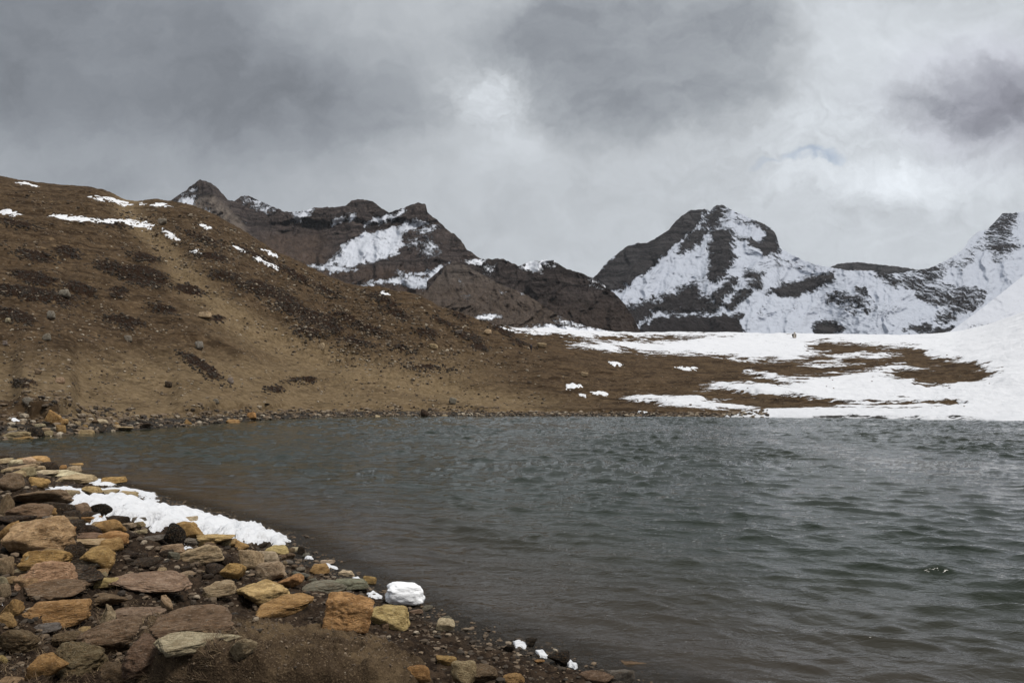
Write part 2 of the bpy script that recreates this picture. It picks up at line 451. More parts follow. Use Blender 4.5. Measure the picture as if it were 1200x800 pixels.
grass = t.mix(t.ramp(nE, 0.56, 0.68, 0, 0.5), grass, (0.05, 0.033, 0.018))
grass = t.mix(t.ramp(nG, 0.55, 0.64, 0, 0.45), grass, (0.05, 0.033, 0.018))
col = t.mix(t.math('MULTIPLY', t.attr('light'), t.ramp(nF, 0.3, 0.6, 0.6, 1.0)), soil, grass)
hea = t.mix(t.ramp(nC, 0.35, 0.7), (0.010, 0.006, 0.004), (0.038, 0.021, 0.012))
dsel = t.ramp(t.math('ADD', t.attr('dark'), t.math('MULTIPLY', t.math('SUBTRACT', nE, 0.5), 14.0)), -1.0, 1.0)
col = t.mix(dsel, col, hea)
pt = t.mix(t.ramp(nC, 0.35, 0.7), (0.016, 0.011, 0.008), (0.060, 0.041, 0.027))
pt = t.mix(t.ramp(nD, 0.56, 0.75, 0, 0.55), pt, (0.13, 0.09, 0.055))
col = t.mix(t.attr('peat'), col, pt)
mo = t.mix(t.ramp(t.noise(P, 2.4, 5, 0.6), 0.40, 0.62), (0.050, 0.034, 0.021), (0.125, 0.087, 0.050))
mo = t.mix(t.ramp(nC, 0.50, 0.64, 0, 0.45), mo, (0.040, 0.027, 0.017))
mo = t.mix(t.ramp(t.noise(P, 90.0, 5, 0.75), 0.52, 0.66, 0, 0.75), mo, (0.20, 0.145, 0.088))
col = t.mix(t.attr('mound'), col, mo)
wetc = t.mix(t.ramp(nD, 0.4, 0.7), (0.014, 0.012, 0.010), (0.055, 0.047, 0.038))
wsel = t.ramp(t.math('ADD', t.attr('wet'), t.math('MULTIPLY', t.math('SUBTRACT', nC, 0.5), 0.6)), 0.35, 0.7)
col = t.mix(wsel, col, wetc)
nS = t.math('ADD', t.math('MULTIPLY', t.noise(t.scaled(P, (0.30, 1.2, 1.0)), 0.45, 9, 0.72), 0.6), t.math('MULTIPLY', t.noise(t.scaled(P, (0.22, 1.0, 1.0)), 1.6, 7, 0.72), 0.4))
ssel = t.ramp(t.math('ADD', t.attr('snow'), t.math('MULTIPLY', t.math('SUBTRACT', nS, 0.5), 80.0)), -0.6, 1.4)
snc = t.mix(t.ramp(t.noise(P, 0.9, 8, 0.75), 0.60, 0.75, 0, 0.35), (0.65, 0.66, 0.69), (0.38, 0.36, 0.31))
col = t.mix(ssel, col, snc)
t.l.new(col, t.b.inputs['Base Color'])
t.put(t.b.inputs['Roughness'], t.ramp(wsel, 0, 1, 0.95, 0.5))
hgt = t.math('ADD', t.math('MULTIPLY', nC, 0.6), t.math('MULTIPLY', nD, 0.25))
hgt = t.math('MULTIPLY', hgt, t.math('SUBTRACT', 1.0, t.math('MULTIPLY', ssel, 0.85)))
hgt = t.math('ADD', hgt, t.math('MULTIPLY', ssel, t.math('MULTIPLY', t.noise(P, 0.35, 6, 0.6), 2.6)))
hgt = t.math('ADD', hgt, t.math('MULTIPLY', t.math('MULTIPLY', nE, 3.0), t.math('SUBTRACT', 1.0, t.attr('peat'))))
t.l.new(t.bump(hgt, 0.8, 0.10), t.b.inputs['Normal'])
t.b.inputs['Specular IOR Level'].default_value = 0.06

keep = (Z2 > -0.45)
nr, nc = Z2.shape
fa = grid_faces(nr, nc)
fa = fa[keep.ravel()[fa].any(1)]
used = np.zeros(nr * nc, bool); used[fa] = True
remap = np.cumsum(used) - 1
V3 = np.stack([X2, Y2, Z2], -1).reshape(-1, 3)
gattr = {k: v.ravel()[used] for k, v in dict(snow=snow, dark=dark, light=light, wet=wet, peat=peat * (Y2 < 36), mound=mound * (Y2 < 20)).items()}
ground = link('ground', mesh_np('ground', V3[used], remap[fa], (gm,), True, gattr), kind='structure')
# valley floor round about, far below and behind
bm_, t = material('valley floor')
P = t.new('ShaderNodeTexCoord').outputs['Object']
t.l.new(t.mix(t.noise(P, 0.02, 6), (0.06, 0.045, 0.03), (0.14, 0.10, 0.065)), t.b.inputs['Base Color'])
g = np.linspace(-4500, 4500, 40)
gx, gy = np.meshgrid(g, g)
link('terrain', mesh_np('terrain', np.stack([gx, gy, -4 + 0 * gx], -1).reshape(-1, 3), grid_faces(40, 40), (bm_,)), kind='structure')

# ---- where a line of sight meets the land
YIMG = np.minimum.accumulate(HOR - F * (Z2 - H) / Y2, axis=0)
def ground_at(px, py):
    a = (px - 600) / F
    j = int(np.clip(np.searchsorted(aa, a), 1, len(aa) - 1))
    k = int(np.argmax(YIMG[:, j] <= py)) if (YIMG[:, j] <= py).any() else len(yy) - 1
    k = max(k, 1)
    y0, y1 = YIMG[k - 1, j], YIMG[k, j]
    f = 0 if y0 == y1 else (y0 - py) / (y0 - y1)
    f = min(max(f, 0), 1)
    Y = yy[k - 1] + f * (yy[k] - yy[k - 1])
    return Vector((a * Y, Y, Z2[k - 1, j] + f * (Z2[k, j] - Z2[k - 1, j])))
def ground_many(px, py):
    px, py = np.asarray(px, float), np.asarray(py, float)
    out = np.zeros((len(px), 3))
    a = (px - 600) / F
    js = np.clip(np.searchsorted(aa, a), 1, len(aa) - 1)
    for j in np.unique(js):
        m = js == j
        colm = YIMG[:, j]
        k = np.clip(np.searchsorted(-colm, -py[m], side='left'), 1, len(yy) - 1)
        y0, y1 = colm[k - 1], colm[k]
        f = np.clip(np.where(y0 == y1, 0, (y0 - py[m]) / np.where(y0 == y1, 1, y0 - y1)), 0, 1)
        Y = yy[k - 1] + f * (yy[k] - yy[k - 1])
        out[m] = np.stack([a[m] * Y, Y, Z2[k - 1, j] + f * (Z2[k, j] - Z2[k - 1, j])], 1)
    return out
def z_at(X, Y):
    """land height under world points (arrays)"""
    X, Y = np.atleast_1d(X), np.atleast_1d(Y)
    jf = np.interp(X / Y, aa, np.arange(len(aa))); kf = np.interp(Y, yy, np.arange(len(yy)))
    j = np.clip(jf.astype(int), 0, len(aa) - 2); k = np.clip(kf.astype(int), 0, len(yy) - 2)
    u, v = jf - j, kf - k
    return (Z2[k, j] * (1 - u) + Z2[k, j + 1] * u) * (1 - v) + (Z2[k + 1, j] * (1 - u) + Z2[k + 1, j + 1] * u) * v

# ------------------------------------------------------------------ the lake
wa = np.concatenate([np.linspace(-1.5, -0.73, 30, endpoint=False), np.arange(-0.73, 0.73, 1.15 / F), np.linspace(0.73, 1.5, 30)])
wy = np.concatenate([np.linspace(3.0, 5.4, 30, endpoint=False), 1 / np.linspace(1 / 5.4, 1 / 26.0, 500, endpoint=False), np.geomspace(26, 80, 400)])
WA, WY = np.meshgrid(wa, wy); WX = WA * WY
dyr = np.gradient(wy)[:, None] + 0 * WA
disp = np.zeros(WX.shape); hx = np.zeros(WX.shape); hy = np.zeros(WX.shape)
gust = 0.75 + 0.55 * fbm2(WX / 9, WY / 14, 3)
r2 = np.random.default_rng(3)
main_dir = math.radians(-107)     # travelling towards the camera and a little left
WF = [fbm2(WX / 3.1 + 7 * i, WY / 2.3, 2) for i in range(5)]
WG = [fbm2(WX / 2.6 + i, WY / 2.6 - 4 * i, 2) for i in range(4)]
lim = np.maximum(dyr, WY * 1.15 / F)
for i in range(96):
    lam = 0.14 * (1.08 / 0.14)**(r2.random()**0.85)
    th = main_dir + r2.normal(0, 0.42 if lam < 0.4 else 0.19)
    k_ = 2 * math.pi / lam
    a_ = 0.0034 * lam**0.9 * (1.0 + 0.6 * sstep(0.3, 0.6, np.array(lam)))
    ph = r2.random() * 6.283
    kx, ky = math.cos(th) * k_, math.sin(th) * k_
    last = int(np.argmax((sstep(2.2, 5.0, lam / lim[:, len(wa) // 2]) <= 0)[5:])) + 5
    if last <= 5: last = len(wy)
    sl = slice(0, last)
    fade = sstep(2.2, 5.0, lam / lim[sl]) * (0.65 + 0.7 * WF[i % 5][sl]) * a_
    arg = (kx * WX[sl] + ky * WY[sl] + ph + (1.4 if i % 2 else -1.4) * WG[i % 4][sl]).astype(np.float32)
    sn_ = np.sin(arg)
    disp[sl] += fade * np.cos(arg)
    hx[sl] -= fade * 0.65 * math.cos(th) * sn_; hy[sl] -= fade * 0.65 * math.sin(th) * sn_
for i in range(14):                 # short steep crests standing here and there above the ripple
    lam = r2.uniform(0.6, 1.5); th = main_dir + r2.normal(0, 0.30); k_ = 2 * math.pi / lam
    cx_, cy_ = math.cos(th), math.sin(th)
    along, across = -cy_ * WX + cx_ * WY, cx_ * WX + cy_ * WY
    msk = np.clip(perlin2(along / (0.75 * lam) + 9.7 * i, across / (1.25 * lam) - 3.1 * i) - 0.22, 0, 1) * 1.7
    arg = k_ * across + r2.random() * 6.283 + 1.5 * WG[i % 4]
    prof = (0.5 + 0.5 * np.cos(arg + 0.45 * np.sin(arg)))**5
    disp += msk * prof * 0.054 * lam**0.8 * (0.7 + 0.6 * sstep(8, 30, WY)) * sstep(1.2, 3.0, lam / lim)
near = near_s(WX, WY)
far_ = H * F / (lut(600 + F * WA, SHORE) - HOR) - WY
calm = (sstep(0.3, -3.0, near) * 0.75 + 0.25) * (0.12 + 0.88 * sstep(-0.5, 5.0, far_))
gust = gust * calm * (0.9 + 0.3 * sstep(-0.3, 0.3, WA))
disp *= gust; hx *= gust; hy *= gust
wm, t = material('lake water')
geo = t.new('ShaderNodeNewGeometry'); P = geo.outputs['Position']
shal = t.attr('shallow')
n = t.noise(P, 0.12, 4)
deep = t.mix(t.ramp(n, 0.35, 0.65), (0.010, 0.0155, 0.0085), (0.014, 0.018, 0.0095))
t.l.new(t.mix(shal, deep, (0.030, 0.023, 0.015)), t.b.inputs['Base Color'])
t.b.inputs['IOR'].default_value = 1.333
t.b.inputs['Specular IOR Level'].default_value = 0.38
t.b.inputs['Roughness'].default_value = 0.02
w1 = t.noise(t.scaled(P, (0.55, 1.0, 1.0)), 5.0, 3, 0.6, 0.6); w2 = t.noise(t.scaled(P, (0.7, 1.0, 1.0)), 17.0, 2, 0.6, 0.4); w3 = t.noise(t.scaled(P, (0.45, 1.0, 1.0)), 1.6, 3, 0.6, 0.6)
w4 = t.noise(t.scaled(P, (0.6, 1.0, 1.0)), 0.5, 3, 0.6, 0.8); gst = t.ramp(t.noise(t.scaled(P, (1.0, 0.6, 1.0)), 0.13, 4, 0.6), 0.3, 0.7, 0.45, 1.3)
hh = t.math('ADD', t.math('MULTIPLY', t.math('ADD', w1, t.math('MULTIPLY', w4, 0.6)), 0.030), t.math('ADD', t.math('MULTIPLY', w2, 0.008), t.math('MULTIPLY', w3, 0.035)))
hh = t.math('MULTIPLY', hh, gst)
t.l.new(t.bump(hh, 1.0, 1.0), t.b.inputs['Normal'])
tr = t.new('ShaderNodeBsdfTransparent'); tr.inputs[0].default_value = (0.80, 0.74, 0.62, 1)
ms = t.new('ShaderNodeMixShader'); t.put(ms.inputs[0], t.ramp(t.attr('edge'), 0.0, 1.0, 1.0, 0.55))
t.l.new(tr.outputs[0], ms.inputs[1]); t.l.new(t.b.outputs[0], ms.inputs[2])
t.l.new(ms.outputs[0], [n_ for n_ in t.n if n_.bl_idname == 'ShaderNodeOutputMaterial'][0].inputs[0])
shallow = sstep(-6.0, -0.2, near)
edge_ = sstep(-0.9, 0.0, near)
WZ = disp
link('water', mesh_np('water', np.stack([WX + hx, WY + hy, WZ], -1).reshape(-1, 3), grid_faces(*WX.shape), (wm,), True, {'shallow': shallow.ravel(), 'edge': edge_.ravel()}), kind='structure')

# ------------------------------------------------------------------ mountains
def mountain_material(name, rock1, rock2, talus, scale=1.0, snowcol=(0.66, 0.68, 0.73), amp=0.9):
    m, t = material(name)
    P = t.new('ShaderNodeTexCoord').outputs['Object']
    k = scale
    nA = t.noise(P, 0.012 * k, 7, 0.62); nB = t.noise(P, 0.06 * k, 8, 0.66, 0.4)
    sx = t.new('ShaderNodeSeparateXYZ'); t.l.new(P, sx.inputs[0])
    fall = t.new('ShaderNodeCombineXYZ')            # long streaks down the fall line, leaning a little
    t.put(fall.inputs[0], t.math('ADD', sx.outputs[0], t.math('MULTIPLY', sx.outputs[2], 0.45)))
    t.put(fall.inputs[1], t.math('MULTIPLY', sx.outputs[1], 0.36)); t.put(fall.inputs[2], t.math('MULTIPLY', sx.outputs[2], 0.36))
    nC = t.noise(fall.outputs[0], 0.11 * k, 8, 0.7, 0.5)
    st = t.noise(t.scaled(P, (0.12, 0.12, 1.0)), 0.09 * k, 6, 0.65, 0.5)
    rock = t.mix(t.ramp(nB, 0.35, 0.65), rock1, rock2)
    rock = t.mix(t.ramp(st, 0.45, 0.60, 0, 0.85), rock, [c * 0.4 for c in rock1])
    rock = t.mix(t.ramp(t.noise(P, 0.30 * k, 5, 0.7), 0.5, 0.68, 0, 0.55), rock, [c * 1.5 for c in rock2])
    tal = t.mix(t.ramp(nC, 0.35, 0.7), talus, [c * 0.5 for c in talus])
    tal = t.mix(t.ramp(nB, 0.5, 0.64, 0, 0.6), tal, rock)
    col = t.mix(t.attr('talus'), rock, tal)
    tn = t.attr('tan')
    col = t.mix(tn, col, t.mix(t.ramp(nB, 0.35, 0.65), (0.22, 0.185, 0.155), (0.12, 0.095, 0.08)))
    nX = t.noise(P, 0.30 * k, 5, 0.7)
    sa = t.attr('snow')
    nz = t.math('MULTIPLY', t.math('SUBTRACT', nC, 0.5), t.math('MULTIPLY', t.attr('mottle'), amp * 2.2))
    nz = t.math('ADD', nz, t.math('MULTIPLY', t.math('SUBTRACT', nB, 0.5), amp * 0.8))
    nz = t.math('ADD', nz, t.math('MULTIPLY', t.math('SUBTRACT', nX, 0.5), amp * 1.5))
    nz = t.math('ADD', nz, t.math('MULTIPLY', t.math('SUBTRACT', st, 0.5), amp * 1.1))      # snow keeps to the ledges
    s = t.math('ADD', sa, t.math('MULTIPLY', nz, t.ramp(sa, 0.25, 0.9, 1.0, 0.25)))
    sel = t.ramp(s, -0.10, 0.16)
    col = t.mix(sel, col, snowcol)
    t.l.new(col, t.b.inputs['Base Color'])
    t.b.inputs['Roughness'].default_value = 0.9
    t.b.inputs['Specular IOR Level'].default_value = 0.03
    h = t.math('ADD', t.math('MULTIPLY', nC, 1.1), t.math('ADD', t.math('MULTIPLY', st, 0.8), t.math('ADD', t.math('MULTIPLY', nX, 0.25), t.math('MULTIPLY', nB, 0.4))))
    h = t.math('MULTIPLY', h, t.math('SUBTRACT', 1.0, t.math('MULTIPLY', sel, 0.9)))
    t.l.new(t.bump(h, 1.0, 12.0 / k), t.b.inputs['Normal'])
    return m

def mountain(name, crest, base, d0, slope, mat, snowp=(), rockp=(), snow_base=-0.6, mott=1.0, sculpt=None, talus=None, tan=None,
             rough=1.0, jit=1.0, step=0.9, rows=170, gully=(15, 55), lean=0.35, back=0.7, kind='structure'):
    x0, x1 = crest[0][0], crest[-1][0]
    xs = np.arange(x0, x1, step)
    cy = lut(xs, crest) + jit * (0.9 * fbm2(xs / 5, xs * 0 + d0, 4, 0.6))
    by = lut(xs, base)
    tv = np.linspace(0, 1, rows)[:, None]
    YI = by[None] + (cy - by)[None] * tv
    XI = np.broadcast_to(xs[None], YI.shape)
    te = (HOR - YI) / F
    s_ = slope
    Dp = d0 * s_ / np.maximum(s_ - te, 0.05)
    wx = XI + 0.9 * gully[0] * fbm2(XI / 50, YI / 40 + 3, 4) + lean * (YI - HOR)
    rel = ridged2(wx / gully[0] / 2.0 + d0, YI / gully[1] / 2.0, 5, 0.5) - 1.0
    fine = fbm2(XI / 9, YI / 7 + d0, 6, 0.62)
    px_m = Dp / F
    Dp = Dp - rough * px_m * (15.0 * rel + 2.6 * fine + 0.7 * fbm2(XI / 3.4, YI / 3.0 + d0, 3, 0.6))
    XW, YW = XI + 4 * fbm2(XI / 14, YI / 14, 4, 0.6), YI + 3 * fbm2(XI / 12 + 50, YI / 12, 4, 0.6)
    sn = np.full(XI.shape, snow_base)
    for p, a in snowp:
        q = np.clip(poly_sd(XW, YW, p) / 7.0, -1, 1)
        sn = np.where(q > -1, np.maximum(sn, np.minimum(q, 1) * a), sn)
    for p, a in rockp:
        sdp = poly_sd(XW, YW, p); q = np.clip(sdp / 10.0, -1, 1)
        sn = np.where(q > -1, np.minimum(sn, -q * a if a >= 0 else snow_base + (-a - snow_base) * np.clip(q * 0.6 + 0.5, 0, 1)), sn); q = np.clip(sdp / 5.0, -1, 1)
        Dp = Dp - px_m * 7.0 * sstep(-0.6, 0.8, q) * rough
    if sculpt is not None:
        Dp = Dp - px_m * sculpt(XI, YI)
    mo = np.ones(XI.shape) * mott
    ta = np.zeros(XI.shape) if talus is None else talus(XI, YI)
    tn = np.zeros(XI.shape) if tan is None else tan(XI, YI)
    X = (XI - 600) / F * Dp; Z = H + te * Dp
    # the far side falls away behind the crest
    bx, byy, bz = [X], [Dp], [Z]
    for q in (0.02, 0.06, 0.16, 0.35, 0.7):
        d2 = Dp[-1] * (1 + q)
        bx.append(((xs - 600) / F * d2)[None]); byy.append(d2[None]); bz.append((Z[-1] - Dp[-1] * q * back * (0.6 + q) * 0.9)[None])
    X, Yw, Z = np.vstack(bx), np.vstack(byy), np.vstack(bz)
    n_extra = len(bx) - 1
    ext = lambda a: np.vstack([a] + [a[-1:]] * n_extra).ravel()
    me = mesh_np(name, np.stack([X, Yw, Z], -1).reshape(-1, 3), grid_faces(*X.shape), (mat,), True,
                 dict(snow=ext(sn), mottle=ext(mo), talus=ext(ta), tan=ext(tn)))
    return link(name, me, kind=kind)

m_dark = mountain_material('rock of the snow peak', (0.030, 0.028, 0.030), (0.075, 0.069, 0.070), (0.042, 0.036, 0.036), 0.9, (0.42, 0.45, 0.515), 1.0)  # snow colour darkened to stand in for cloud shade on the peak
m_left = mountain_material('rock of the brown range', (0.036, 0.029, 0.028), (0.108, 0.086, 0.078), (0.115, 0.083, 0.066), 1.4, (0.50, 0.525, 0.58), 0.9)
m_mid = mountain_material('rock of the dark ridge', (0.034, 0.028, 0.027), (0.080, 0.065, 0.060), (0.074, 0.057, 0.049), 2.0)
m_front = mountain_material('scree of the brown hill', (0.080, 0.066, 0.058), (0.140, 0.115, 0.099), (0.125, 0.097, 0.079), 3.0)
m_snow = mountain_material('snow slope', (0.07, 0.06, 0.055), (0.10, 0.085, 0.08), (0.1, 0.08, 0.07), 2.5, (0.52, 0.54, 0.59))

# --- main peak, saddle and right-hand peak
crest = [(690, 330), (700, 321), (712, 306), (725, 296), (735, 288), (745, 285.5), (760, 284), (775, 275), (784, 269), (790, 261), (800, 252), (809, 246), (817, 246), (825, 245),
         (832, 247), (840, 240), (846, 240), (855, 244.5), (867, 250), (880, 256), (895, 262), (904, 268), (910, 276), (914, 290), (925, 297), (940, 304), (955, 310), (971, 313),
         (995, 317), (1025, 317), (1040, 321), (1060, 319), (1075, 316), (1090, 314), (1105, 307), (1120, 299), (1130, 291), (1136, 280), (1146, 272), (1157, 269), (1165, 261),
         (1175, 250), (1187, 250), (1200, 248), (1215, 243), (1240, 240), (1300, 262), (1400, 300)]
rock = [([(695, 326), (702, 318), (725, 292), (745, 282), (775, 272), (800, 248), (815, 242), (828, 243), (822, 260), (807, 274), (795, 284), (786, 290), (780, 298), (767, 311), (755, 320), (742, 330), (725, 340), (714, 341), (700, 330)], 1.6),
        ([(807, 274), (821, 268), (829, 262), (823, 280), (811, 291), (800, 298), (795, 296)], 1.0),
        ([(834, 268), (851, 267), (859, 277), (861, 302), (853, 318), (840, 328), (829, 328), (830, 315), (834, 303)], 0.9),
        ([(836, 238), (853, 240), (850, 252), (842, 264), (832, 268), (826, 256)], 0.5), ([(858, 246), (885, 258), (880, 268), (862, 262)], -0.06),
        ([(864, 277), (882, 282), (893, 284), (898, 271), (882, 258), (896, 261), (905, 268), (911, 276), (915, 293), (897, 298), (880, 287)], 1.1),
        ([(872, 321), (880, 317), (897, 322), (886, 328)], 0.8), ([(852, 328), (865, 325), (861, 337), (850, 350), (840, 364), (827, 365), (838, 346)], 0.9),
        ([(887, 327), (890, 334), (880, 342), (856, 361), (850, 358), (872, 340)], 0.7), ([(905, 300), (925, 310), (922, 314), (903, 304)], -0.05),
        ([(770, 350), (790, 343), (810, 334), (820, 332), (821, 348), (833, 351), (822, 366), (780, 366), (764, 357)], 0.75),
        ([(748, 388), (766, 373), (790, 370), (820, 371), (872, 369), (867, 379), (873, 396), (760, 398)], 1.6),
        ([(725, 366), (745, 357), (765, 352), (772, 362), (750, 374), (728, 388), (715, 388)], 0.6),
        ([(902, 343), (915, 334), (950, 325), (975, 320), (977, 331), (960, 338), (935, 345), (917, 346)], 0.9), ([(975, 349), (995, 351), (1010, 345), (1016, 361), (1000, 357)], 0.2),
        ([(955, 379), (962, 376), (980, 377), (987, 384), (984, 394), (957, 394)], 1.1), ([(1060, 386), (1080, 381), (1092, 380), (1090, 385), (1068, 388)], 0.8),
        ([(1070, 397), (1095, 388), (1118, 383), (1106, 393), (1095, 400)], 1.1), ([(1082, 340), (1105, 343), (1125, 342), (1147, 347), (1136, 357), (1115, 350), (1090, 346)], 0.1),
        ([(1060, 327), (1085, 322), (1100, 319), (1097, 325), (1080, 332)], 0.2), ([(1025, 316), (1045, 322), (1060, 331), (1048, 333), (1034, 326)], 0.6),
        ([(1161, 269), (1166, 258), (1176, 250), (1183, 252), (1181, 267), (1171, 276), (1163, 275)], 0.16), ([(1171, 279), (1185, 287), (1180, 294), (1167, 297), (1163, 288)], 0.3),
        ([(1122, 312), (1128, 298), (1140, 290), (1150, 277), (1156, 280), (1150, 293), (1140, 305), (1128, 316)], -0.03), ([(1096, 317), (1110, 306), (1122, 302), (1118, 312), (1100, 320)], -0.06),
        ([(1020, 362), (1060, 356), (1065, 362), (1030, 368)], -0.25), ([(930, 345), (945, 345), (925, 368), (915, 366)], -0.2), ([(1100, 372), (1120, 362), (1130, 358), (1118, 370), (1104, 378)], 0.5),
        ([(895, 355), (905, 352), (890, 372), (882, 374)], -0.15), ([(920, 305), (955, 312), (975, 318), (960, 322), (930, 316)], -0.12)]
clean = [([(826, 270), (834, 300), (822, 334), (806, 336), (790, 344), (760, 352), (735, 348), (722, 343), (757, 322), (790, 292), (812, 288)], 1.0),
         ([(862, 285), (880, 290), (905, 306), (900, 316), (868, 316), (864, 300)], 0.75), ([(862, 372), (900, 340), (925, 352), (905, 372), (950, 372), (950, 396), (880, 396)], 0.62),
         ([(1120, 320), (1150, 298), (1190, 290), (1260, 270), (1260, 320), (1150, 350), (1120, 335)], 0.75), ([(700, 318), (690, 325), (700, 330)], 0.6),
         ([(990, 325), (1030, 335), (1060, 350), (1010, 345), (985, 342)], 0.6)]
def sc_main(x, y):
    s = 26 * np.exp(-((x - 846 + (y - 300) * 0.15) / 22)**2) * sstep(238, 262, y) * sstep(372, 330, y)      # central rib
    s = s + 22 * np.exp(-((x - lut(y, [(240, 820), (290, 780), (340, 715)])) / 26)**2)                       # left wall stands out
    s = s - 7 * np.exp(-((x - lut(y, [(260, 826), (330, 790), (360, 770)])) / 26)**2)                       # snow couloir
    s = s + 18 * np.exp(-((x - lut(y, [(255, 892), (300, 900), (360, 860)])) / 24)**2)
    s = s + 16 * np.exp(-((x - 820) / 70)**2) * sstep(366, 374, y)
    s = s + 30 * np.exp(-((x - 1010 - (y - 330) * 0.7) / 60)**2) - 22 * np.exp(-((x - 950 - (y - 340) * 0.5) / 26)**2)
    return s
mountain('mountain', crest, [(690, 402), (1400, 405)], 950, 0.56, m_dark, rockp=rock, snowp=clean, snow_base=0.62, mott=1.0, sculpt=sc_main, rows=220, jit=1.0, rough=0.75,
         talus=lambda x, y: sstep(362, 374, y) * sstep(900, 860, x) + 0.5 * sstep(330, 345, y) * sstep(840, 820, x))
# --- low dark ridge seen through the saddle
mountain('mountain', [(940, 335), (962, 318), (982, 309), (1005, 307), (1030, 310), (1050, 312), (1070, 315), (1085, 320), (1110, 335)], [(940, 345), (1110, 345)], 1500, 0.5, m_dark,
         snow_base=-0.55, rows=30, jit=0.7)
# --- brown range on the left
crest = [(150, 262), (185, 244), (200, 235), (215, 225), (227.5, 215), (235, 210.5), (242, 212.5), (254, 219), (261, 227.5), (267, 234), (275, 236), (282, 230), (292, 229.5), (305, 236), (317, 241),
         (332, 247.5), (345, 249), (360, 246), (372, 243), (390, 243), (405, 241), (412, 235), (422, 233), (437, 236), (447, 244), (456, 249), (472, 244), (482, 240), (490, 237), (499, 240),
         (501, 249), (511, 257), (517, 262), (525, 270), (532, 274), (540, 281), (547, 292), (562, 302), (600, 318), (640, 340)]
snowp = [([(203, 239), (212, 232), (227, 229), (231, 237), (221, 242)], 1.0), ([(228, 245), (245, 246), (244, 250), (232, 251)], 0.6), ([(208, 234), (225, 222), (222, 229)], 0.4),
         ([(294, 241), (305, 239), (322, 246), (318, 249)], 0.6), ([(280, 231), (300, 232), (310, 238), (296, 238)], 0.25), ([(340, 250), (350, 245), (370, 242), (362, 253), (345, 260)], 0.8), ([(387, 257), (417, 250), (418, 256), (390, 264)], 0.9),
         ([(425, 262), (440, 256), (460, 250), (475, 244), (473, 251), (445, 261), (427, 266)], 0.9),
         ([(417, 277), (425, 272), (447, 271), (465, 265), (497, 256), (501, 262), (483, 270), (469, 280), (471, 288), (467, 298), (450, 303), (425, 310), (407, 313), (384, 310), (396, 296), (402, 287)], 1.0),
         ([(358, 311), (384, 309), (410, 312), (420, 315), (400, 319), (375, 318)], 0.9), ([(405, 334), (432, 331), (457, 326), (500, 324), (517, 312), (526, 306), (520, 318), (526, 330), (522, 338), (487, 338), (457, 332), (412, 338)], 1.0),
         ([(483, 320), (500, 317), (506, 319), (492, 323)], 0.8), ([(465, 318), (485, 318), (480, 324)], 0.5), ([(488, 270), (512, 262), (508, 272), (494, 278)], 0.35), ([(490, 282), (505, 280), (512, 296), (500, 300)], 0.2), ([(478, 283), (500, 272), (500, 280), (482, 290)], 0.3)]
def sc_left(x, y):
    s = 40 * np.exp(-((x - lut(y, [(210, 235), (250, 268), (300, 305)])) / 22)**2)
    s = s - 34 * np.exp(-((x - 360) / 46)**2) * sstep(245, 275, y)
    s = s + 30 * np.exp(-((x - lut(y, [(236, 490), (280, 508), (330, 520)])) / 30)**2)
    s = s + 14 * sstep(262, 256, y + 2.5 * np.sin(x / 9)) * sstep(300, 330, x)
    s = s + 12 * sstep(306, 312, y - (x - 440) * -0.12) * sstep(400, 420, x)
    return s
mountain('mountain', crest, [(150, 362), (640, 362)], 620, 0.60, m_left, snowp=snowp, snow_base=-0.56, mott=1.0, sculpt=sc_left, rows=190, jit=1.0, rough=0.9,
         talus=lambda x, y: sstep(266, 284, y) * sstep(395, 370, x) * sstep(285, 320, x) + 0.8 * sstep(308, 320, y),
         tan=lambda x, y: np.clip(poly_sd(x + 4 * fbm2(x / 9, y / 9, 3), y, [(228, 232), (250, 228), (272, 248), (300, 282), (300, 300), (240, 262), (205, 244)]) / 6 + 0.3, 0, 1))
# --- dark middle ridge
crest = [(500, 330), (520, 312), (542, 304), (556, 303.5), (572, 303.5), (590, 303), (600, 308.5), (609, 312), (620, 306), (635, 305), (650, 305), (657, 311), (667, 316), (682, 320), (695, 326), (707, 334), (722, 345), (732, 356), (742, 372), (752, 392)]
snowp = [([(541, 305), (556, 302), (574, 303), (566, 309), (556, 311)], 0.9), ([(608, 314), (622, 304), (642, 304), (638, 312), (634, 322), (624, 318)], 0.9), ([(640, 304), (650, 305), (648, 310)], 0.3), ([(690, 324), (704, 332), (702, 336)], 0.25),
         ([(570, 312), (575, 312), (574, 320), (571, 320)], 0.4)]
mountain('mountain', crest, [(500, 402), (752, 402)], 520, 0.58, m_mid, snowp=snowp, snow_base=-0.70, mott=0.9, rows=140, jit=1.1, rough=1.0, gully=(14, 40),
         talus=lambda x, y: sstep(340, 370, y),
         sculpt=lambda x, y: 20 * np.exp(-((x - lut(y, [(303, 640), (350, 655), (390, 640)])) / 16)**2) - 14 * np.exp(-((x - 610) / 14)**2))
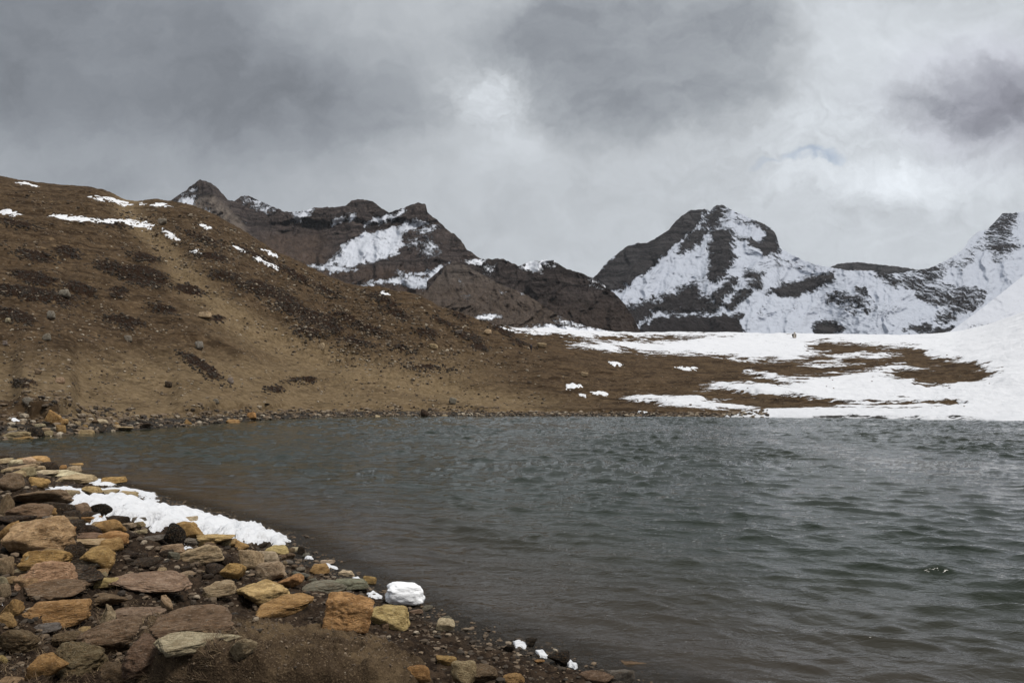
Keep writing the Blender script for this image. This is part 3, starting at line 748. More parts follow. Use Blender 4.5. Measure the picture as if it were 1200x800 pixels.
# --- brown scree hill in front of it
crest = [(430, 352), (470, 346), (500, 341), (510, 328), (517, 320), (524, 310), (532, 306), (542, 309), (557, 317), (575, 327), (590, 335), (605, 340), (620, 347), (635, 357), (650, 367), (668, 375), (687, 382), (705, 386), (730, 392), (745, 398)]
snowp = [([(585, 341), (594, 342), (594, 344), (586, 343)], 0.8), ([(610, 342), (616, 342), (615, 344)], 0.7), ([(555, 371), (575, 368), (590, 371), (580, 374), (560, 375)], 0.9), ([(538, 327), (543, 330), (541, 334)], 0.6), ([(655, 374), (690, 380), (680, 384), (660, 380)], 0.5),
         ([(585, 388), (640, 380), (700, 384), (745, 390), (745, 400), (585, 400)], 0.8), ([(545, 346), (549, 346), (548, 349)], 0.5)]
mountain('mountain', crest, [(430, 405), (745, 405)], 400, 0.50, m_front, snowp=snowp, snow_base=-0.85, mott=0.8, rows=120, jit=1.1, rough=0.9, gully=(13, 22),
         talus=lambda x, y: sstep(318, 345, y))
# --- snow slope coming down on the right
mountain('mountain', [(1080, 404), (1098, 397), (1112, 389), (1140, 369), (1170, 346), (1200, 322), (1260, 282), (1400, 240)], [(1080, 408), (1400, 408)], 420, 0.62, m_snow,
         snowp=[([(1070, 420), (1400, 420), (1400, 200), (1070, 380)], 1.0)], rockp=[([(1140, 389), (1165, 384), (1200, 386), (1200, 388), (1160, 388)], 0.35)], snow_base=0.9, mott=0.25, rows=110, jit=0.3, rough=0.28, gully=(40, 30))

# ------------------------------------------------------------------ rocks
def ico(sub):
    import bmesh
    b = bmesh.new(); bmesh.ops.create_icosphere(b, subdivisions=sub, radius=1.0)
    v = np.array([q.co[:] for q in b.verts]); f = np.array([[q.index for q in p.verts] for p in b.faces]); b.free()
    return v, f
ICO = {k: ico(k) for k in (1, 2, 3, 4, 5)}
def rock_verts(seed, shape, sub):
    """unit rock (about -1..1): a rounded polyhedron cut by random planes, roughened"""
    r = np.random.default_rng(seed)
    d, f = ICO[sub]
    npl = {'block': 7, 'slab': 8, 'round': 13, 'dome': 15, 'point': 9}[shape]
    nrm = r.normal(size=(npl, 3)); nrm /= np.linalg.norm(nrm, axis=1)[:, None]
    off = r.uniform(0.68, 1.0, npl)
    if shape in ('block', 'slab'):
        ax = np.array([(1, .1, .1), (-1, .15, 0), (.1, 1, .1), (0, -1, .2), (0, .1, 1), (.15, 0, -1)], float) + r.normal(0, 0.17, (6, 3))
        ax /= np.linalg.norm(ax, axis=1)[:, None]
        nrm = np.vstack([nrm, ax]); off = np.concatenate([off * 1.12, r.uniform(0.66, 0.86, 6)])
    k = {'block': 22, 'slab': 22, 'round': 12, 'dome': 7, 'point': 26}[shape]
    dn = np.maximum(d @ nrm.T, 1e-3)
    q = off[None] / dn
    rad = (np.sum(np.minimum(q, 4.0)**(-k), axis=1))**(-1 / k)
    p = d * rad[:, None]
    if shape == 'point':
        p[:, :2] *= (1.15 - 0.45 * np.clip(p[:, 2:3] + 0.2, -1, 1))
    lo = {'round': 0.10, 'dome': 0.10}.get(shape, 0.075)
    p = p + d * (lo * fbm3(d * 1.6 + seed * 1.37, 3))[:, None]
    if sub >= 3:
        bed = perlin3(np.stack([p[:, 0] * 0.5 + seed, p[:, 1] * 0.5, p[:, 2] * 4.2 + 0.4 * p[:, 0]], 1))
        p = p + d * (0.030 * bed + 0.045 * fbm3(p * 4.5 + seed, 4, 0.62) - 0.05 * np.clip(0.12 - np.abs(perlin3(p * np.array([1.7, 1.7, 2.6]) + seed * 3.1)), 0, 1) / 0.12 * (sub >= 4))[:, None]
    p -= (p.max(0) + p.min(0)) / 2
    p /= (p.max(0) - p.min(0)) / 2
    return p, f

rk, t = material('weathered stone')
oi = t.new('ShaderNodeObjectInfo')
base = oi.outputs['Color']
P = t.new('ShaderNodeTexCoord').outputs['Object']
rv = t.new('ShaderNodeCombineXYZ')
for i in range(3): t.put(rv.inputs[i], t.math('MULTIPLY', oi.outputs['Random'], 37.0 + 11 * i))
P2 = t.vmath('ADD', P, rv.outputs[0])
n1 = t.noise(P2, 2.6, 6, 0.6, 0.5); n2 = t.noise(P2, 9.0, 7, 0.68, 0.3); n3 = t.noise(P2, 34.0, 5, 0.7)
n4 = t.noise(t.scaled(P2, (1.0, 1.0, 3.2)), 4.0, 6, 0.65, 0.8)
darker = t.mix(1.0, base, (0.50, 0.46, 0.42), 'MULTIPLY')
lighter = t.mix(0.4, base, (0.62, 0.54, 0.42))
rust = t.mix(0.45, base, (0.36, 0.19, 0.075))
c = t.mix(t.ramp(n1, 0.38, 0.62, 0, 0.9), base, darker)
c = t.mix(t.ramp(n4, 0.50, 0.68, 0, 0.75), c, rust)
c = t.mix(t.ramp(n2, 0.52, 0.70, 0, 0.8), c, lighter)
c = t.mix(t.ramp(n2, 0.44, 0.30, 0, 0.85), c, darker)
lich = t.math('MULTIPLY', t.ramp(t.noise(P2, 5.5, 8, 0.72, 0.6), 0.56, 0.66), oi.outputs['Alpha'])
c = t.mix(lich, c, (0.030, 0.024, 0.018))
c = t.mix(t.ramp(n3, 0.60, 0.75, 0, 0.5), c, t.mix(1.0, base, (0.35, 0.3, 0.27), 'MULTIPLY'))
t.l.new(c, t.b.inputs['Base Color'])
t.b.inputs['Roughness'].default_value = 0.85
t.b.inputs['Specular IOR Level'].default_value = 0.15
hh = t.math('ADD', t.math('MULTIPLY', n2, 0.5), t.math('ADD', t.math('MULTIPLY', n3, 0.22), t.math('MULTIPLY', n4, 0.5)))
t.l.new(t.bump(hh, 1.0, 0.085), t.b.inputs['Normal'])

TONE = dict(ochre=(.50, .31, .125), tan=(.47, .355, .215), pale=(.62, .51, .345), orange=(.48, .27, .11), peach=(.50, .34, .19), brown=(.20, .138, .084),
            dark=(.050, .037, .027), grey=(.28, .25, .215), red=(.29, .20, .135), yellow=(.60, .43, .20), green=(.22, .205, .155), pink=(.44, .335, .22), black=(.022, .019, .016))
ALPHA = dict(dark=0.3, black=0.0, pale=0.5, yellow=0.35, orange=0.5)
ROCKS = []
def put_rock(x0, x1, y0, y1, tone, shape, label, group=None, rot=None, cat='rock', name='rock', me=None, depth=None, sink=0.22, tilt=0.0):
    seed = len(ROCKS) * 7 + 11
    if y1 < 480 and shape == 'round': shape = 'block'
    cx = (x0 + x1) / 2
    gw = 0.60 if cx < 270 else 0.55
    if y1 > 560 and name == 'rock' and me is None: x0, x1, y0 = cx - (x1 - x0) * gw, cx + (x1 - x0) * gw, y1 - (y1 - y0) * 2 * gw
    g_ = ground_at(cx, y1)
    ppm = g_.y / F
    w = (x1 - x0) * ppm
    hv = (y1 - y0) * ppm
    dep = (H - g_.z) / g_.y
    d = depth if depth else w * {'slab': 0.8, 'block': 0.62, 'round': 0.75, 'dome': 0.8, 'point': 0.7}[shape]
    d = min(d, hv / max(dep, 0.05) * 0.75) if dep > 0.1 else d
    hz = max(hv - dep * d * 0.75, 0.40 * hv, 0.15 * w)
    if me is None:
        wpx = x1 - x0
        p, f = rock_verts(seed, shape, 5 if wpx > 45 else 4 if wpx > 14 else 3)
        me = mesh_np(name, p, f, (rk,))
    o = link(name, me, label, cat, group)
    full = hz / (1 - sink / 2)
    if g_.y > 50: w *= 0.85; d, full, g_ = w * 0.7, hv * 1.0, g_ + Vector((0, 0, hv * 0.05))
    o.scale = (w / 2, d / 2, full / 2)
    cyy = g_.y + d / 2; cxx = g_.x * cyy / g_.y
    zb = max(g_.z, float(z_at(cxx, cyy)[0]) - 0.3 * hz) if g_.y < 40 else g_.z
    o.location = (cxx, cyy, zb + hz - full / 2)
    zz = rot if rot is not None else rng.normal(0, 0.14)
    o.rotation_euler = (rng.normal(0, 0.05), rng.normal(0, 0.05) + tilt, zz)
    cc = np.array(TONE[tone]) * (0.8 if g_.y > 36 else 1.3 if tone not in ('dark', 'black', 'grey') else 1.0) * rng.uniform(0.9, 1.1) * (1 + rng.normal(0, 0.03, 3))
    o.color = (*[float(np.clip(q, 0, 1)) for q in cc], ALPHA.get(tone, 0.7))
    ROCKS.append((cx, (y0 + y1) / 2, x1 - x0, y1 - y0))
    return o
RL = [
 # x0, x1, y0, y1, tone, shape, label
 (25, 59, 533, 545, 'ochre', 'slab', 'flat ochre slab jutting into the water at the bank\'s far tip'),
 (70, 80, 544, 551, 'orange', 'slab', 'small rusty stone touching the left of the ochre stone standing in the shallows'),
 (79, 99, 542, 550, 'ochre', 'block', 'ochre stone standing in the shallows off the bank\'s far tip'),
 (101, 109, 541, 545, 'orange', 'slab', 'flat rusty stone awash right of the ochre one in the shallows'),
 (0, 38, 544, 553, 'tan', 'slab', 'long tan slab at the photo\'s left edge below the bank\'s far tip'),
 (42, 67, 550, 557, 'pale', 'slab', 'pale wedge slab lying in front of the ochre shallows stone'),
 (41, 91, 554, 560, 'pale', 'slab', 'longest thin pale slab overhanging dark rock at the far bank edge'),
 (73, 107, 558, 567, 'tan', 'slab', 'tan slab tapering left, just above the narrow snow strip'),
 (37, 55, 560, 573, 'ochre', 'round', 'ochre lump with a dark pit left of the narrow snow strip'),
 (12, 28, 552, 562, 'tan', 'round', 'rounded tan stone under the long tan slab at the photo\'s edge'),
 (123, 146, 559, 568, 'ochre', 'block', 'brown ochre rock at the waterline behind the snow strip\'s right end'),
 (98, 116, 570, 578, 'yellow', 'slab', 'yellowish slab breaking through the narrow snow strip'),
 (113, 138, 573, 579, 'tan', 'slab', 'tan slab capped by snow between strip and largest patch'),
 (138, 160, 576, 584, 'tan', 'slab', 'pale tan slab edge under the right end of the snow strip'),
 (0, 26, 556, 577, 'brown', 'dome', 'dark brown turfy boulder at the photo\'s left edge'),
 (10, 77, 573, 596, 'brown', 'dome', 'broad brown mossy boulder left of the largest snow patch'),
 (0, 14, 582, 604, 'brown', 'dome', 'brown mossy boulder below the broad mossy one at the left edge'),
 (14, 56, 592, 612, 'brown', 'dome', 'low earthy brown boulder holding a pale chip of stone'),
 (0, 36, 604, 618, 'dark', 'dome', 'low dark boulder at the left edge above the big peach boulder'),
 (55, 86, 590, 606, 'dark', 'block', 'dark square-cut block beside the reddish block near the snow'),
 (84, 105, 591, 607, 'red', 'block', 'reddish brown block next to the snow patch\'s left end'),
 (96, 116, 605, 613, 'orange', 'slab', 'flat orange slab lying in the snow\'s lower left fringe'),
 (108, 128, 591, 604, 'black', 'round', 'black rock poking out of the largest snow patch'),
 (129, 148, 604, 613, 'dark', 'slab', 'dark stone on the lower edge of the largest snow patch'),
 (118, 148, 609, 629, 'ochre', 'round', 'rounded ochre boulder at the snow patch\'s lower left edge'),
 (52, 67, 606, 615, 'grey', 'slab', 'grey brown stone behind the big peach boulder'),
 (67, 92, 606, 620, 'brown', 'block', 'brown angular stone between big peach boulder and snow fringe'),
 (75, 88, 617, 627, 'orange', 'slab', 'small orange stone beneath the brown angular one'),
 (94, 116, 615, 628, 'dark', 'round', 'dark lump left of the rounded ochre boulder'),
 (31, 44, 596, 601, 'pale', 'slab', 'pale chip of stone on the earthy brown boulder'),
 (2, 21, 613, 632, 'orange', 'round', 'orange hump at the left shoulder of the big peach boulder'),
 (14, 78, 609, 656, 'peach', 'round', 'biggest peach boulder of the pile, with a dark slab on its front'),
 (32, 83, 623, 641, 'dark', 'slab', 'dark slab leaning on the front of the biggest peach boulder'),
 (84, 128, 627, 638, 'brown', 'slab', 'brown wedge slab running left from the bright orange rock'),
 (118, 152, 624, 643, 'orange', 'block', 'bright orange rock just below the rounded ochre boulder'),
 (82, 142, 635, 646, 'tan', 'slab', 'long tan slab directly under the brown wedge slab'),
 (44, 70, 637, 647, 'dark', 'slab', 'dark sliver of rock between dark slab and ochre orange block'),
 (75, 98, 640, 662, 'dark', 'round', 'dark olive rock right of the ochre orange block'),
 (32, 76, 645, 670, 'ochre', 'block', 'smooth ochre orange block in the middle of the boulder pile'),
 (26, 80, 661, 695, 'peach', 'block', 'peach block wedged directly below the ochre orange block'),
 (97, 132, 644, 673, 'ochre', 'round', 'pitted ochre rock under the long tan slab'),
 (80, 124, 659, 676, 'dark', 'slab', 'upper of two dark slabs right of the peach block'),
 (48, 119, 672, 692, 'dark', 'slab', 'lower and longer of two dark slabs right of the peach block'),
 (115, 140, 676, 690, 'yellow', 'block', 'mustard yellow stone at the end of the long dark slabs'),
 (0, 15, 655, 677, 'tan', 'block', 'tan rock cut by the photo\'s left edge beside the boulder pile'),
 (0, 9, 675, 688, 'pale', 'block', 'pale stone cut by the left edge under the tan one'),
 (0, 11, 686, 701, 'pink', 'block', 'pinkish stone cut by the left edge above a snow scrap'),
 (14, 32, 654, 676, 'pale', 'point', 'pale upright splinter left of the ochre orange block'),
 (29, 106, 679, 707, 'brown', 'dome', 'rounded turf-brown boulder below the peach block'),
 (29, 97, 704, 739, 'orange', 'block', 'large cracked orange brown block at lower left'),
 (0, 23, 703, 725, 'ochre', 'round', 'ochre boulder cut by the left edge beside the cracked orange block'),
 (0, 19, 724, 739, 'ochre', 'block', 'dull ochre stone under the ochre boulder at the left edge'),
 (39, 71, 736, 749, 'grey', 'slab', 'grey brown slab under the cracked orange brown block'),
 (112, 133, 711, 736, 'tan', 'point', 'knobbly tan stone standing in the matted grass'),
 (92, 105, 734, 742, 'yellow', 'round', 'small yellowish stone in the grass left of the knobbly tan one'),
 (37, 73, 768, 802, 'orange', 'point', 'orange stone rising from the grass at the bottom left'),
 (1, 27, 793, 806, 'peach', 'round', 'peach stone cut by the photo\'s bottom left corner'),
 (98, 168, 728, 774, 'brown', 'dome', 'rounded earthy boulder left of the mauve slab\'s black hollow'),
 (150, 192, 752, 800, 'brown', 'dome', 'earthy brown boulder just left of the cream coloured rock'),
 (66, 118, 757, 803, 'brown', 'dome', 'big earthy boulder right of the orange stone at the bottom left'),
 (0, 42, 735, 772, 'brown', 'dome', 'earthy boulder at the left edge under the dull ochre stone'),
 (118, 152, 778, 806, 'brown', 'block', 'brown rock cut by the bottom edge between two earthy boulders'),
 (60, 100, 738, 760, 'brown', 'dome', 'small earthy boulder just right of the grey brown slab'),
 (0, 7, 768, 779, 'yellow', 'round', 'small yellow stone cut by the left edge near the bottom'),
 (147, 172, 605, 614, 'grey', 'slab', 'grey flat stone on the near edge of the largest snow patch'),
 (158, 170, 611, 618, 'tan', 'block', 'small tan stone below the grey flat stone by the snow'),
 (159, 171, 620, 626, 'pale', 'slab', 'pale chip on peat right of the rounded ochre boulder'),
 (144, 158, 613, 620, 'pink', 'slab', 'pinkish chip between the rounded ochre boulder and the snow'),
 (207, 237, 614, 631, 'orange', 'block', 'orange tan angular rock leaning on the snow patch\'s edge'),
 (222, 237, 623, 632, 'tan', 'block', 'tan stone tucked under the angular rock at the snow\'s edge'),
 (239, 256, 615, 622, 'orange', 'slab', 'orange slab lying on top of the largest snow patch'),
 (219, 224, 601, 604, 'dark', 'slab', 'tiny dark stone poking out of the snow patch\'s far side'),
 (250, 257, 604, 608, 'dark', 'slab', 'small dark stone at the snow patch\'s waterside rim'),
 (274, 280, 612, 616, 'dark', 'slab', 'dark stone on the snow patch right of the orange slab'),
 (212, 230, 606, 616, 'pale', 'round', 'stone half buried under a hump of the largest snow patch'),
 (233, 270, 627, 642, 'yellow', 'round', 'yellow tan rock at the snow patch\'s near edge, right of centre'),
 (255, 276, 632, 642, 'yellow', 'slab', 'yellowish low stone at the right foot of the yellow tan rock'),
 (173, 195, 626, 635, 'grey', 'slab', 'flat grey tan slab on peat left of the black hollow rock'),
 (193, 216, 616, 643, 'black', 'round', 'black rock between the grey tan slab and orange angular rock'),
 (192, 217, 637, 650, 'tan', 'block', 'brown tan stone left of the large tan brown one'),
 (198, 210, 647, 655, 'green', 'block', 'small olive stone under the brown tan one'),
 (215, 237, 631, 639, 'grey', 'slab', 'grey slab behind the wedge of snow'),
 (211, 260, 640, 663, 'tan', 'block', 'large tan brown rock with a flat top in front of the snow'),
 (240, 252, 636, 644, 'brown', 'slab', 'dark brown stone wedged behind the large flat-topped rock'),
 (260, 286, 659, 682, 'ochre', 'point', 'brown ochre pointed rock left of the big speckled boulder'),
 (131, 222, 672, 701, 'red', 'dome', 'broad reddish boulder in the middle of the bank'),
 (142, 160, 646, 656, 'dark', 'slab', 'dark low stone in the peat above the broad reddish boulder'),
 (155, 186, 655, 668, 'dark', 'dome', 'dark peat-covered hump just above the broad reddish boulder'),
 (240, 275, 684, 705, 'tan', 'block', 'brown tan angular stone left of the big speckled boulder'),
 (140, 187, 713, 731, 'red', 'slab', 'mauve grey slab overhanging a black hollow in the grass'),
 (185, 268, 713, 752, 'brown', 'dome', 'brown turf-covered boulder above the cream rock'),
 (186, 205, 699, 717, 'tan', 'point', 'tan rooty stone under the broad reddish boulder'),
 (100, 150, 696, 716, 'brown', 'dome', 'brown earthy hump between cracked orange block and mauve slab'),
 (186, 273, 769, 800, 'pale', 'round', 'cream coloured rock half hidden by grass at the bottom'),
 (264, 301, 756, 798, 'pink', 'round', 'pinkish tan rock right of the cream coloured one at the bottom'),
 (271, 294, 634, 648, 'ochre', 'round', 'rounded ochre stone just under the snow patch\'s right end'),
 (281, 308, 644, 668, 'tan', 'block', 'tan block between the rounded ochre stone and pale cap rock'),
 (299, 328, 644, 663, 'pale', 'block', 'pale capped rock standing on the pinkish brown one'),
 (303, 335, 658, 682, 'pink', 'block', 'pinkish brown rock directly under the pale capped rock'),
 (311, 340, 639, 650, 'yellow', 'slab', 'yellow slab at the waterline below the snow patch\'s right tip'),
 (340, 352, 641, 646, 'pale', 'slab', 'pale stone between the yellow slab and a black stub'),
 (349, 357, 641, 650, 'black', 'block', 'black stub standing at the waterline right of the yellow slab'),
 (322, 354, 672, 690, 'orange', 'round', 'bright orange ochre stone right of the big speckled boulder'),
 (343, 361, 668, 680, 'grey', 'round', 'grey brown stone touching the bright orange ochre one'),
 (364, 386, 661, 673, 'ochre', 'slab', 'ochre tilted stone alone on the dark beach'),
 (267, 335, 679, 716, 'yellow', 'round', 'big pale yellow speckled boulder in the middle of the bank'),
 (306, 365, 697, 725, 'orange', 'round', 'rust red rounded boulder at the turf mound\'s top edge'),
 (356, 405, 683, 696, 'green', 'slab', 'long grey green slab lying on the dark beach'),
 (394, 432, 677, 693, 'green', 'slab', 'grey green slab nearest the water, left of the snow block'),
 (331, 337, 656, 663, 'pink', 'round', 'small pinkish pebble right of the pale capped rock'),
 (260, 270, 631, 642, 'tan', 'block', 'tan stone half under the snow patch\'s near edge'),
 (383, 440, 694, 739, 'ochre', 'block', 'largest yellow ochre rock on top of the turf mound'),
 (435, 479, 709, 739, 'yellow', 'block', 'low yellow ochre rock at the turf mound\'s right shoulder'),
 (441, 457, 726, 738, 'brown', 'round', 'dark brown nub in the fold of the low yellow ochre rock'),
 (425, 441, 674, 685, 'ochre', 'slab', 'small mustard stone at the waterline with snow on its left'),
 (397, 416, 668, 675, 'pale', 'slab', 'pale snowy slab at the waterline left of the mustard stone'),
 (376, 392, 655, 662, 'pale', 'slab', 'pale flat stone at the waterline behind the ochre tilted stone'),
 (480, 496, 713, 720, 'red', 'slab', 'reddish slab just right of the white snow block'),
 (495, 507, 709, 716, 'grey', 'slab', 'grey tilted stone at the waterline right of the snow block'),
 (512, 533, 725, 741, 'pale', 'slab', 'pale narrow stone slanting across the gravel'),
 (518, 530, 721, 729, 'green', 'slab', 'pale greenish stone at the waterline by the narrow slanting one'),
 (642, 667, 761, 780, 'black', 'round', 'black clod between two snow scraps at the waterline'),
 (616, 629, 747, 758, 'black', 'round', 'small black clod touching the dirty snow scrap'),
 (590, 603, 755, 764, 'black', 'round', 'black clod left of the dirty snow scrap'),
 (710, 741, 781, 803, 'grey', 'block', 'grey white rock at the bottom waterline'),
 (529, 558, 774, 803, 'tan', 'block', 'tan rock at the bottom right of the turf mound'),
 (541, 582, 776, 806, 'brown', 'dome', 'brown mossy rock right of the tan one at the bottom'),
 (590, 614, 789, 804, 'ochre', 'block', 'ochre stone cut by the bottom edge on the gravel'),
 (512, 536, 767, 781, 'ochre', 'slab', 'ochre slab under the turf mound\'s right edge'),
 (476, 504, 781, 804, 'orange', 'block', 'orange rock below the turf mound\'s right edge, cut by bottom'),
 (728, 766, 773, 785, 'brown', 'slab', 'dark brown rock awash in the water at the bottom'),
 (680, 718, 784, 803, 'brown', 'dome', 'mossy brown rock beside the grey white one at the bottom'),
 (626, 638, 772, 778, 'orange', 'round', 'orange pebble on the gravel between the snow scraps'),
 (55, 74, 480, 498, 'orange', 'point', 'pointed orange boulder under the peat bank across the inlet'),
 (68, 81, 490, 498, 'ochre', 'slab', 'ochre stone at the right foot of the pointed orange boulder'),
 (86, 95, 493, 500, 'tan', 'round', 'tan stone a little right of the pointed orange boulder'),
 (138, 158, 499, 506, 'tan', 'round', 'rounded tan boulder in the inlet\'s far waterline'),
 (93, 111, 503, 510, 'tan', 'slab', 'tan slab at the waterline right of the rocky point'),
 (112, 127, 491, 497, 'pale', 'slab', 'pale flat stone on the far beach left of the rounded tan boulder'),
 (6, 33, 505, 515, 'tan', 'slab', 'tan slab at the tip of the rocky point across the inlet'),
 (15, 40, 511, 517, 'ochre', 'slab', 'brown ochre slab awash below the tan slab on the point'),
 (66, 79, 497, 508, 'ochre', 'block', 'ochre block on the point, right of dark rocks'),
 (41, 54, 496, 501, 'pale', 'slab', 'pale slab on the point below the pointed orange boulder'),
 (52, 62, 504, 511, 'tan', 'slab', 'tan slanted stone in the middle of the rocky point'),
 (32, 50, 499, 512, 'black', 'block', 'black boulder on the rocky point across the inlet'),
 (112, 126, 499, 507, 'black', 'round', 'black boulder at the waterline between tan slab and rounded tan boulder'),
 (160, 180, 495, 502, 'dark', 'slab', 'dark boulder right of the rounded tan boulder across the inlet'),
 (132, 141, 497, 502, 'tan', 'round', 'small tan stone left of the rounded tan boulder'),
 (-2, 18, 522, 528, 'orange', 'slab', 'orange slab awash in the inlet at the left edge'),
 (27, 39, 465, 474, 'grey', 'round', 'grey boulder on top of the peat bank across the inlet'),
 (288, 303, 483, 492, 'orange', 'block', 'orange boulder on the far beach under the long peat scarp'),
 (263, 284, 491, 497, 'orange', 'slab', 'flat orange tan slab at the far waterline left of the orange boulder'),
 (214, 227, 491, 499, 'orange', 'point', 'pointed orange stone at the far waterline below the scarp\'s left end'),
 (439, 447, 486, 491, 'pale', 'point', 'whitish stone alone at the far waterline'),
 (516, 526, 486, 491, 'tan', 'round', 'tan stone at the far waterline right of a dark boulder'),
 (492, 504, 479, 490, 'dark', 'round', 'dark boulder at the far waterline under the hillside\'s foot'),
 (249, 257, 467, 474, 'grey', 'block', 'pale grey boulder on the grass above the peat scarp'),
 (525, 536, 466, 474, 'grey', 'round', 'grey boulder on the grass above the far shore'),
 (69, 83, 339, 350, 'grey', 'round', 'grey boulder beside the long dark heather on the hillside'),
 (54, 67, 365, 376, 'grey', 'slab', 'tilted grey slab on the hillside below the heather'),
 (49, 60, 391, 400, 'grey', 'round', 'grey boulder in the lower left hillside'),
 (145, 155, 393, 401, 'grey', 'block', 'dark grey boulder below the lone heather patch in mid hillside'),
 (228, 239, 400, 411, 'grey', 'slab', 'grey slab in mid slope above the slanted heather patch'),
 (232, 250, 366, 375, 'tan', 'slab', 'tan outcrop left of the small heather patch'),
 (372, 381, 402, 413, 'pale', 'point', 'whitish upright stone on the hillside\'s right'),
 (64, 76, 442, 450, 'pink', 'round', 'pinkish boulder low on the hillside near the left'),
 (41, 50, 432, 439, 'pink', 'round', 'pale pink boulder just above the pinkish one'),
 (184, 197, 257, 265, 'grey', 'round', 'grey boulder beside the snow streak near the hill crest'),
 (6, 13, 373, 380, 'pale', 'round', 'pale boulder at the left edge of the hillside'),
 (3, 10, 399, 406, 'grey', 'round', 'grey stone at the left edge below the pale hillside boulder'),
 (266, 274, 442, 450, 'grey', 'block', 'grey boulder at the lower end of the slanted heather patch'),
 (193, 202, 447, 455, 'dark', 'block', 'dark boulder low on the slope left of the slanted heather'),
 (566, 577, 386, 393, 'tan', 'block', 'tan boulder on the ridge nose left of the walker'),
 (533, 543, 386, 392, 'grey', 'round', 'grey tan boulder higher up the ridge nose'),
 (628, 642, 402, 408, 'tan', 'slab', 'tan slab on the slope right of the walker'),
 (501, 515, 403, 410, 'tan', 'slab', 'tan slab above the grassy foot of the ridge nose'),
 (680, 690, 436, 442, 'tan', 'block', 'tan boulder above the small ragged snow patch'),
 (927, 934, 391, 396, 'black', 'round', 'black stone on the snowfield\'s far edge beside the cairn'),
]
for q in RL:
    put_rock(*q)

# ------------------------------------------------------------------ filler stones
FILL = [
    # count, polygon of the photograph's bank, tones, size px, label, group
    (52, [(0, 565), (60, 578), (110, 600), (140, 640), (120, 690), (30, 700), (0, 690)], ('brown', 'dark', 'tan', 'peach', 'tan', 'ochre'), (10, 30), 'small stone wedged between the large boulders of the left bank', 'stones wedged among the left boulders'),
    (26, [(135, 628), (200, 640), (300, 662), (235, 690), (140, 668)], ('dark', 'dark', 'brown', 'tan'), (8, 24), 'small dark stone in the black peat hollow below the snow patch', 'stones in the peat hollow'),
    (18, [(300, 640), (345, 645), (420, 685), (440, 700), (400, 700), (340, 672)], ('dark', 'grey', 'brown', 'green'), (7, 15), 'flat grey-black stone on the dark beach right of the pinkish rock', 'beach stones right of the pinkish rock'),
    (18, [(0, 538), (40, 545), (100, 556), (60, 562), (0, 560)], ('tan', 'brown', 'dark', 'pale'), (8, 22), 'small slab stone at the near bank\'s far tip, left of the snow', 'slabs at the bank\'s far tip'),
    (16, [(0, 494), (60, 490), (140, 498), (130, 503), (60, 509), (0, 513)], ('tan', 'dark', 'ochre', 'brown', 'grey'), (6, 14), 'small stone on the rocky point across the inlet', 'stones on the rocky point across the inlet'),
]
PROTO = [mesh_np('rock', *rock_verts(900 + i, ('block', 'slab', 'round', 'slab')[i % 4], 3), (rk,)) for i in range(14)]
def inside(x, y, poly):
    return poly_sd(np.array([float(x)]), np.array([float(y)]), poly)[0] > 0
for n_, poly, tones, (s0, s1), label, group in FILL:
    pp = np.array(poly, float); k = 0; tries = 0
    while k < n_ and tries < 4000:
        tries += 1
        x, y = rng.uniform(pp[:, 0].min(), pp[:, 0].max()), rng.uniform(pp[:, 1].min(), pp[:, 1].max())
        if not inside(x, y, poly): continue
        w = rng.uniform(s0, s1) if rng.random() < 0.4 else s0 + (s1 - s0) * rng.random()**2
        h_ = w * rng.uniform(0.4, 0.7)
        put_rock(x - w / 2, x + w / 2, y - h_, y, tones[int(rng.integers(len(tones)))], 'slab', label, group, rot=rng.uniform(0, 6.28), me=PROTO[int(rng.integers(14))])
        k += 1

# ------------------------------------------------------------------ loose stones nobody could count
sm, t = material('loose stones')
P = t.new('ShaderNodeTexCoord').outputs['Object']
v = t.attr('tone')
c = t.mix(t.ramp(v, 0.0, 0.5, smooth=False), (0.030, 0.025, 0.020), (0.16, 0.115, 0.075))
c = t.mix(t.ramp(v, 0.5, 1.0, smooth=False), c, (0.40, 0.345, 0.265))
c = t.mix(t.ramp(t.noise(P, 14.0, 4), 0.45, 0.65, 0, 0.5), c, (0.07, 0.055, 0.042))
t.l.new(c, t.b.inputs['Base Color']); t.b.inputs['Roughness'].default_value = 0.9
def scatter(name, pts, sizes, tones, sub=1, label=None, cat=None, flat=0.6):
    tv = [rock_verts(500 + i, ('block', 'round', 'slab')[i % 3], sub) for i in range(9)]
    n_ = len(pts); vs, fs, ts = [], [], []
    nv = len(tv[0][0]); fbase = tv[0][1]
    for i in range(n_):
        p = tv[i % 9][0] * (1.0, rng.uniform(0.6, 1.0), flat * rng.uniform(0.6, 1.2)) * sizes[i] / 2
        a = rng.uniform(0, 6.28); ca, sa = math.cos(a), math.sin(a)
        q = np.stack([p[:, 0] * ca - p[:, 1] * sa, p[:, 0] * sa + p[:, 1] * ca, p[:, 2]], 1) + pts[i] + (0, 0, sizes[i] * flat * 0.18)
        vs.append(q); fs.append(fbase + i * nv); ts.append(np.full(nv, tones[i]))
    return link(name, mesh_np(name, np.vstack(vs), np.vstack(fs), (sm,), False, {'tone': np.concatenate(ts)}), label, cat, None, 'stuff')
def sample(n_, x0, x1, y0, y1, dens):
    """points spread evenly over the picture area of a slope, thinned by a density"""
    x, y = rng.uniform(x0, x1, n_ * 12), rng.uniform(y0, y1, n_ * 12)
    ok = (y > lut(x, CREST) + 1) & (y < 480) & (rng.random(n_ * 12) < dens(x, y))
    return ground_many(x[ok][:n_], y[ok][:n_])
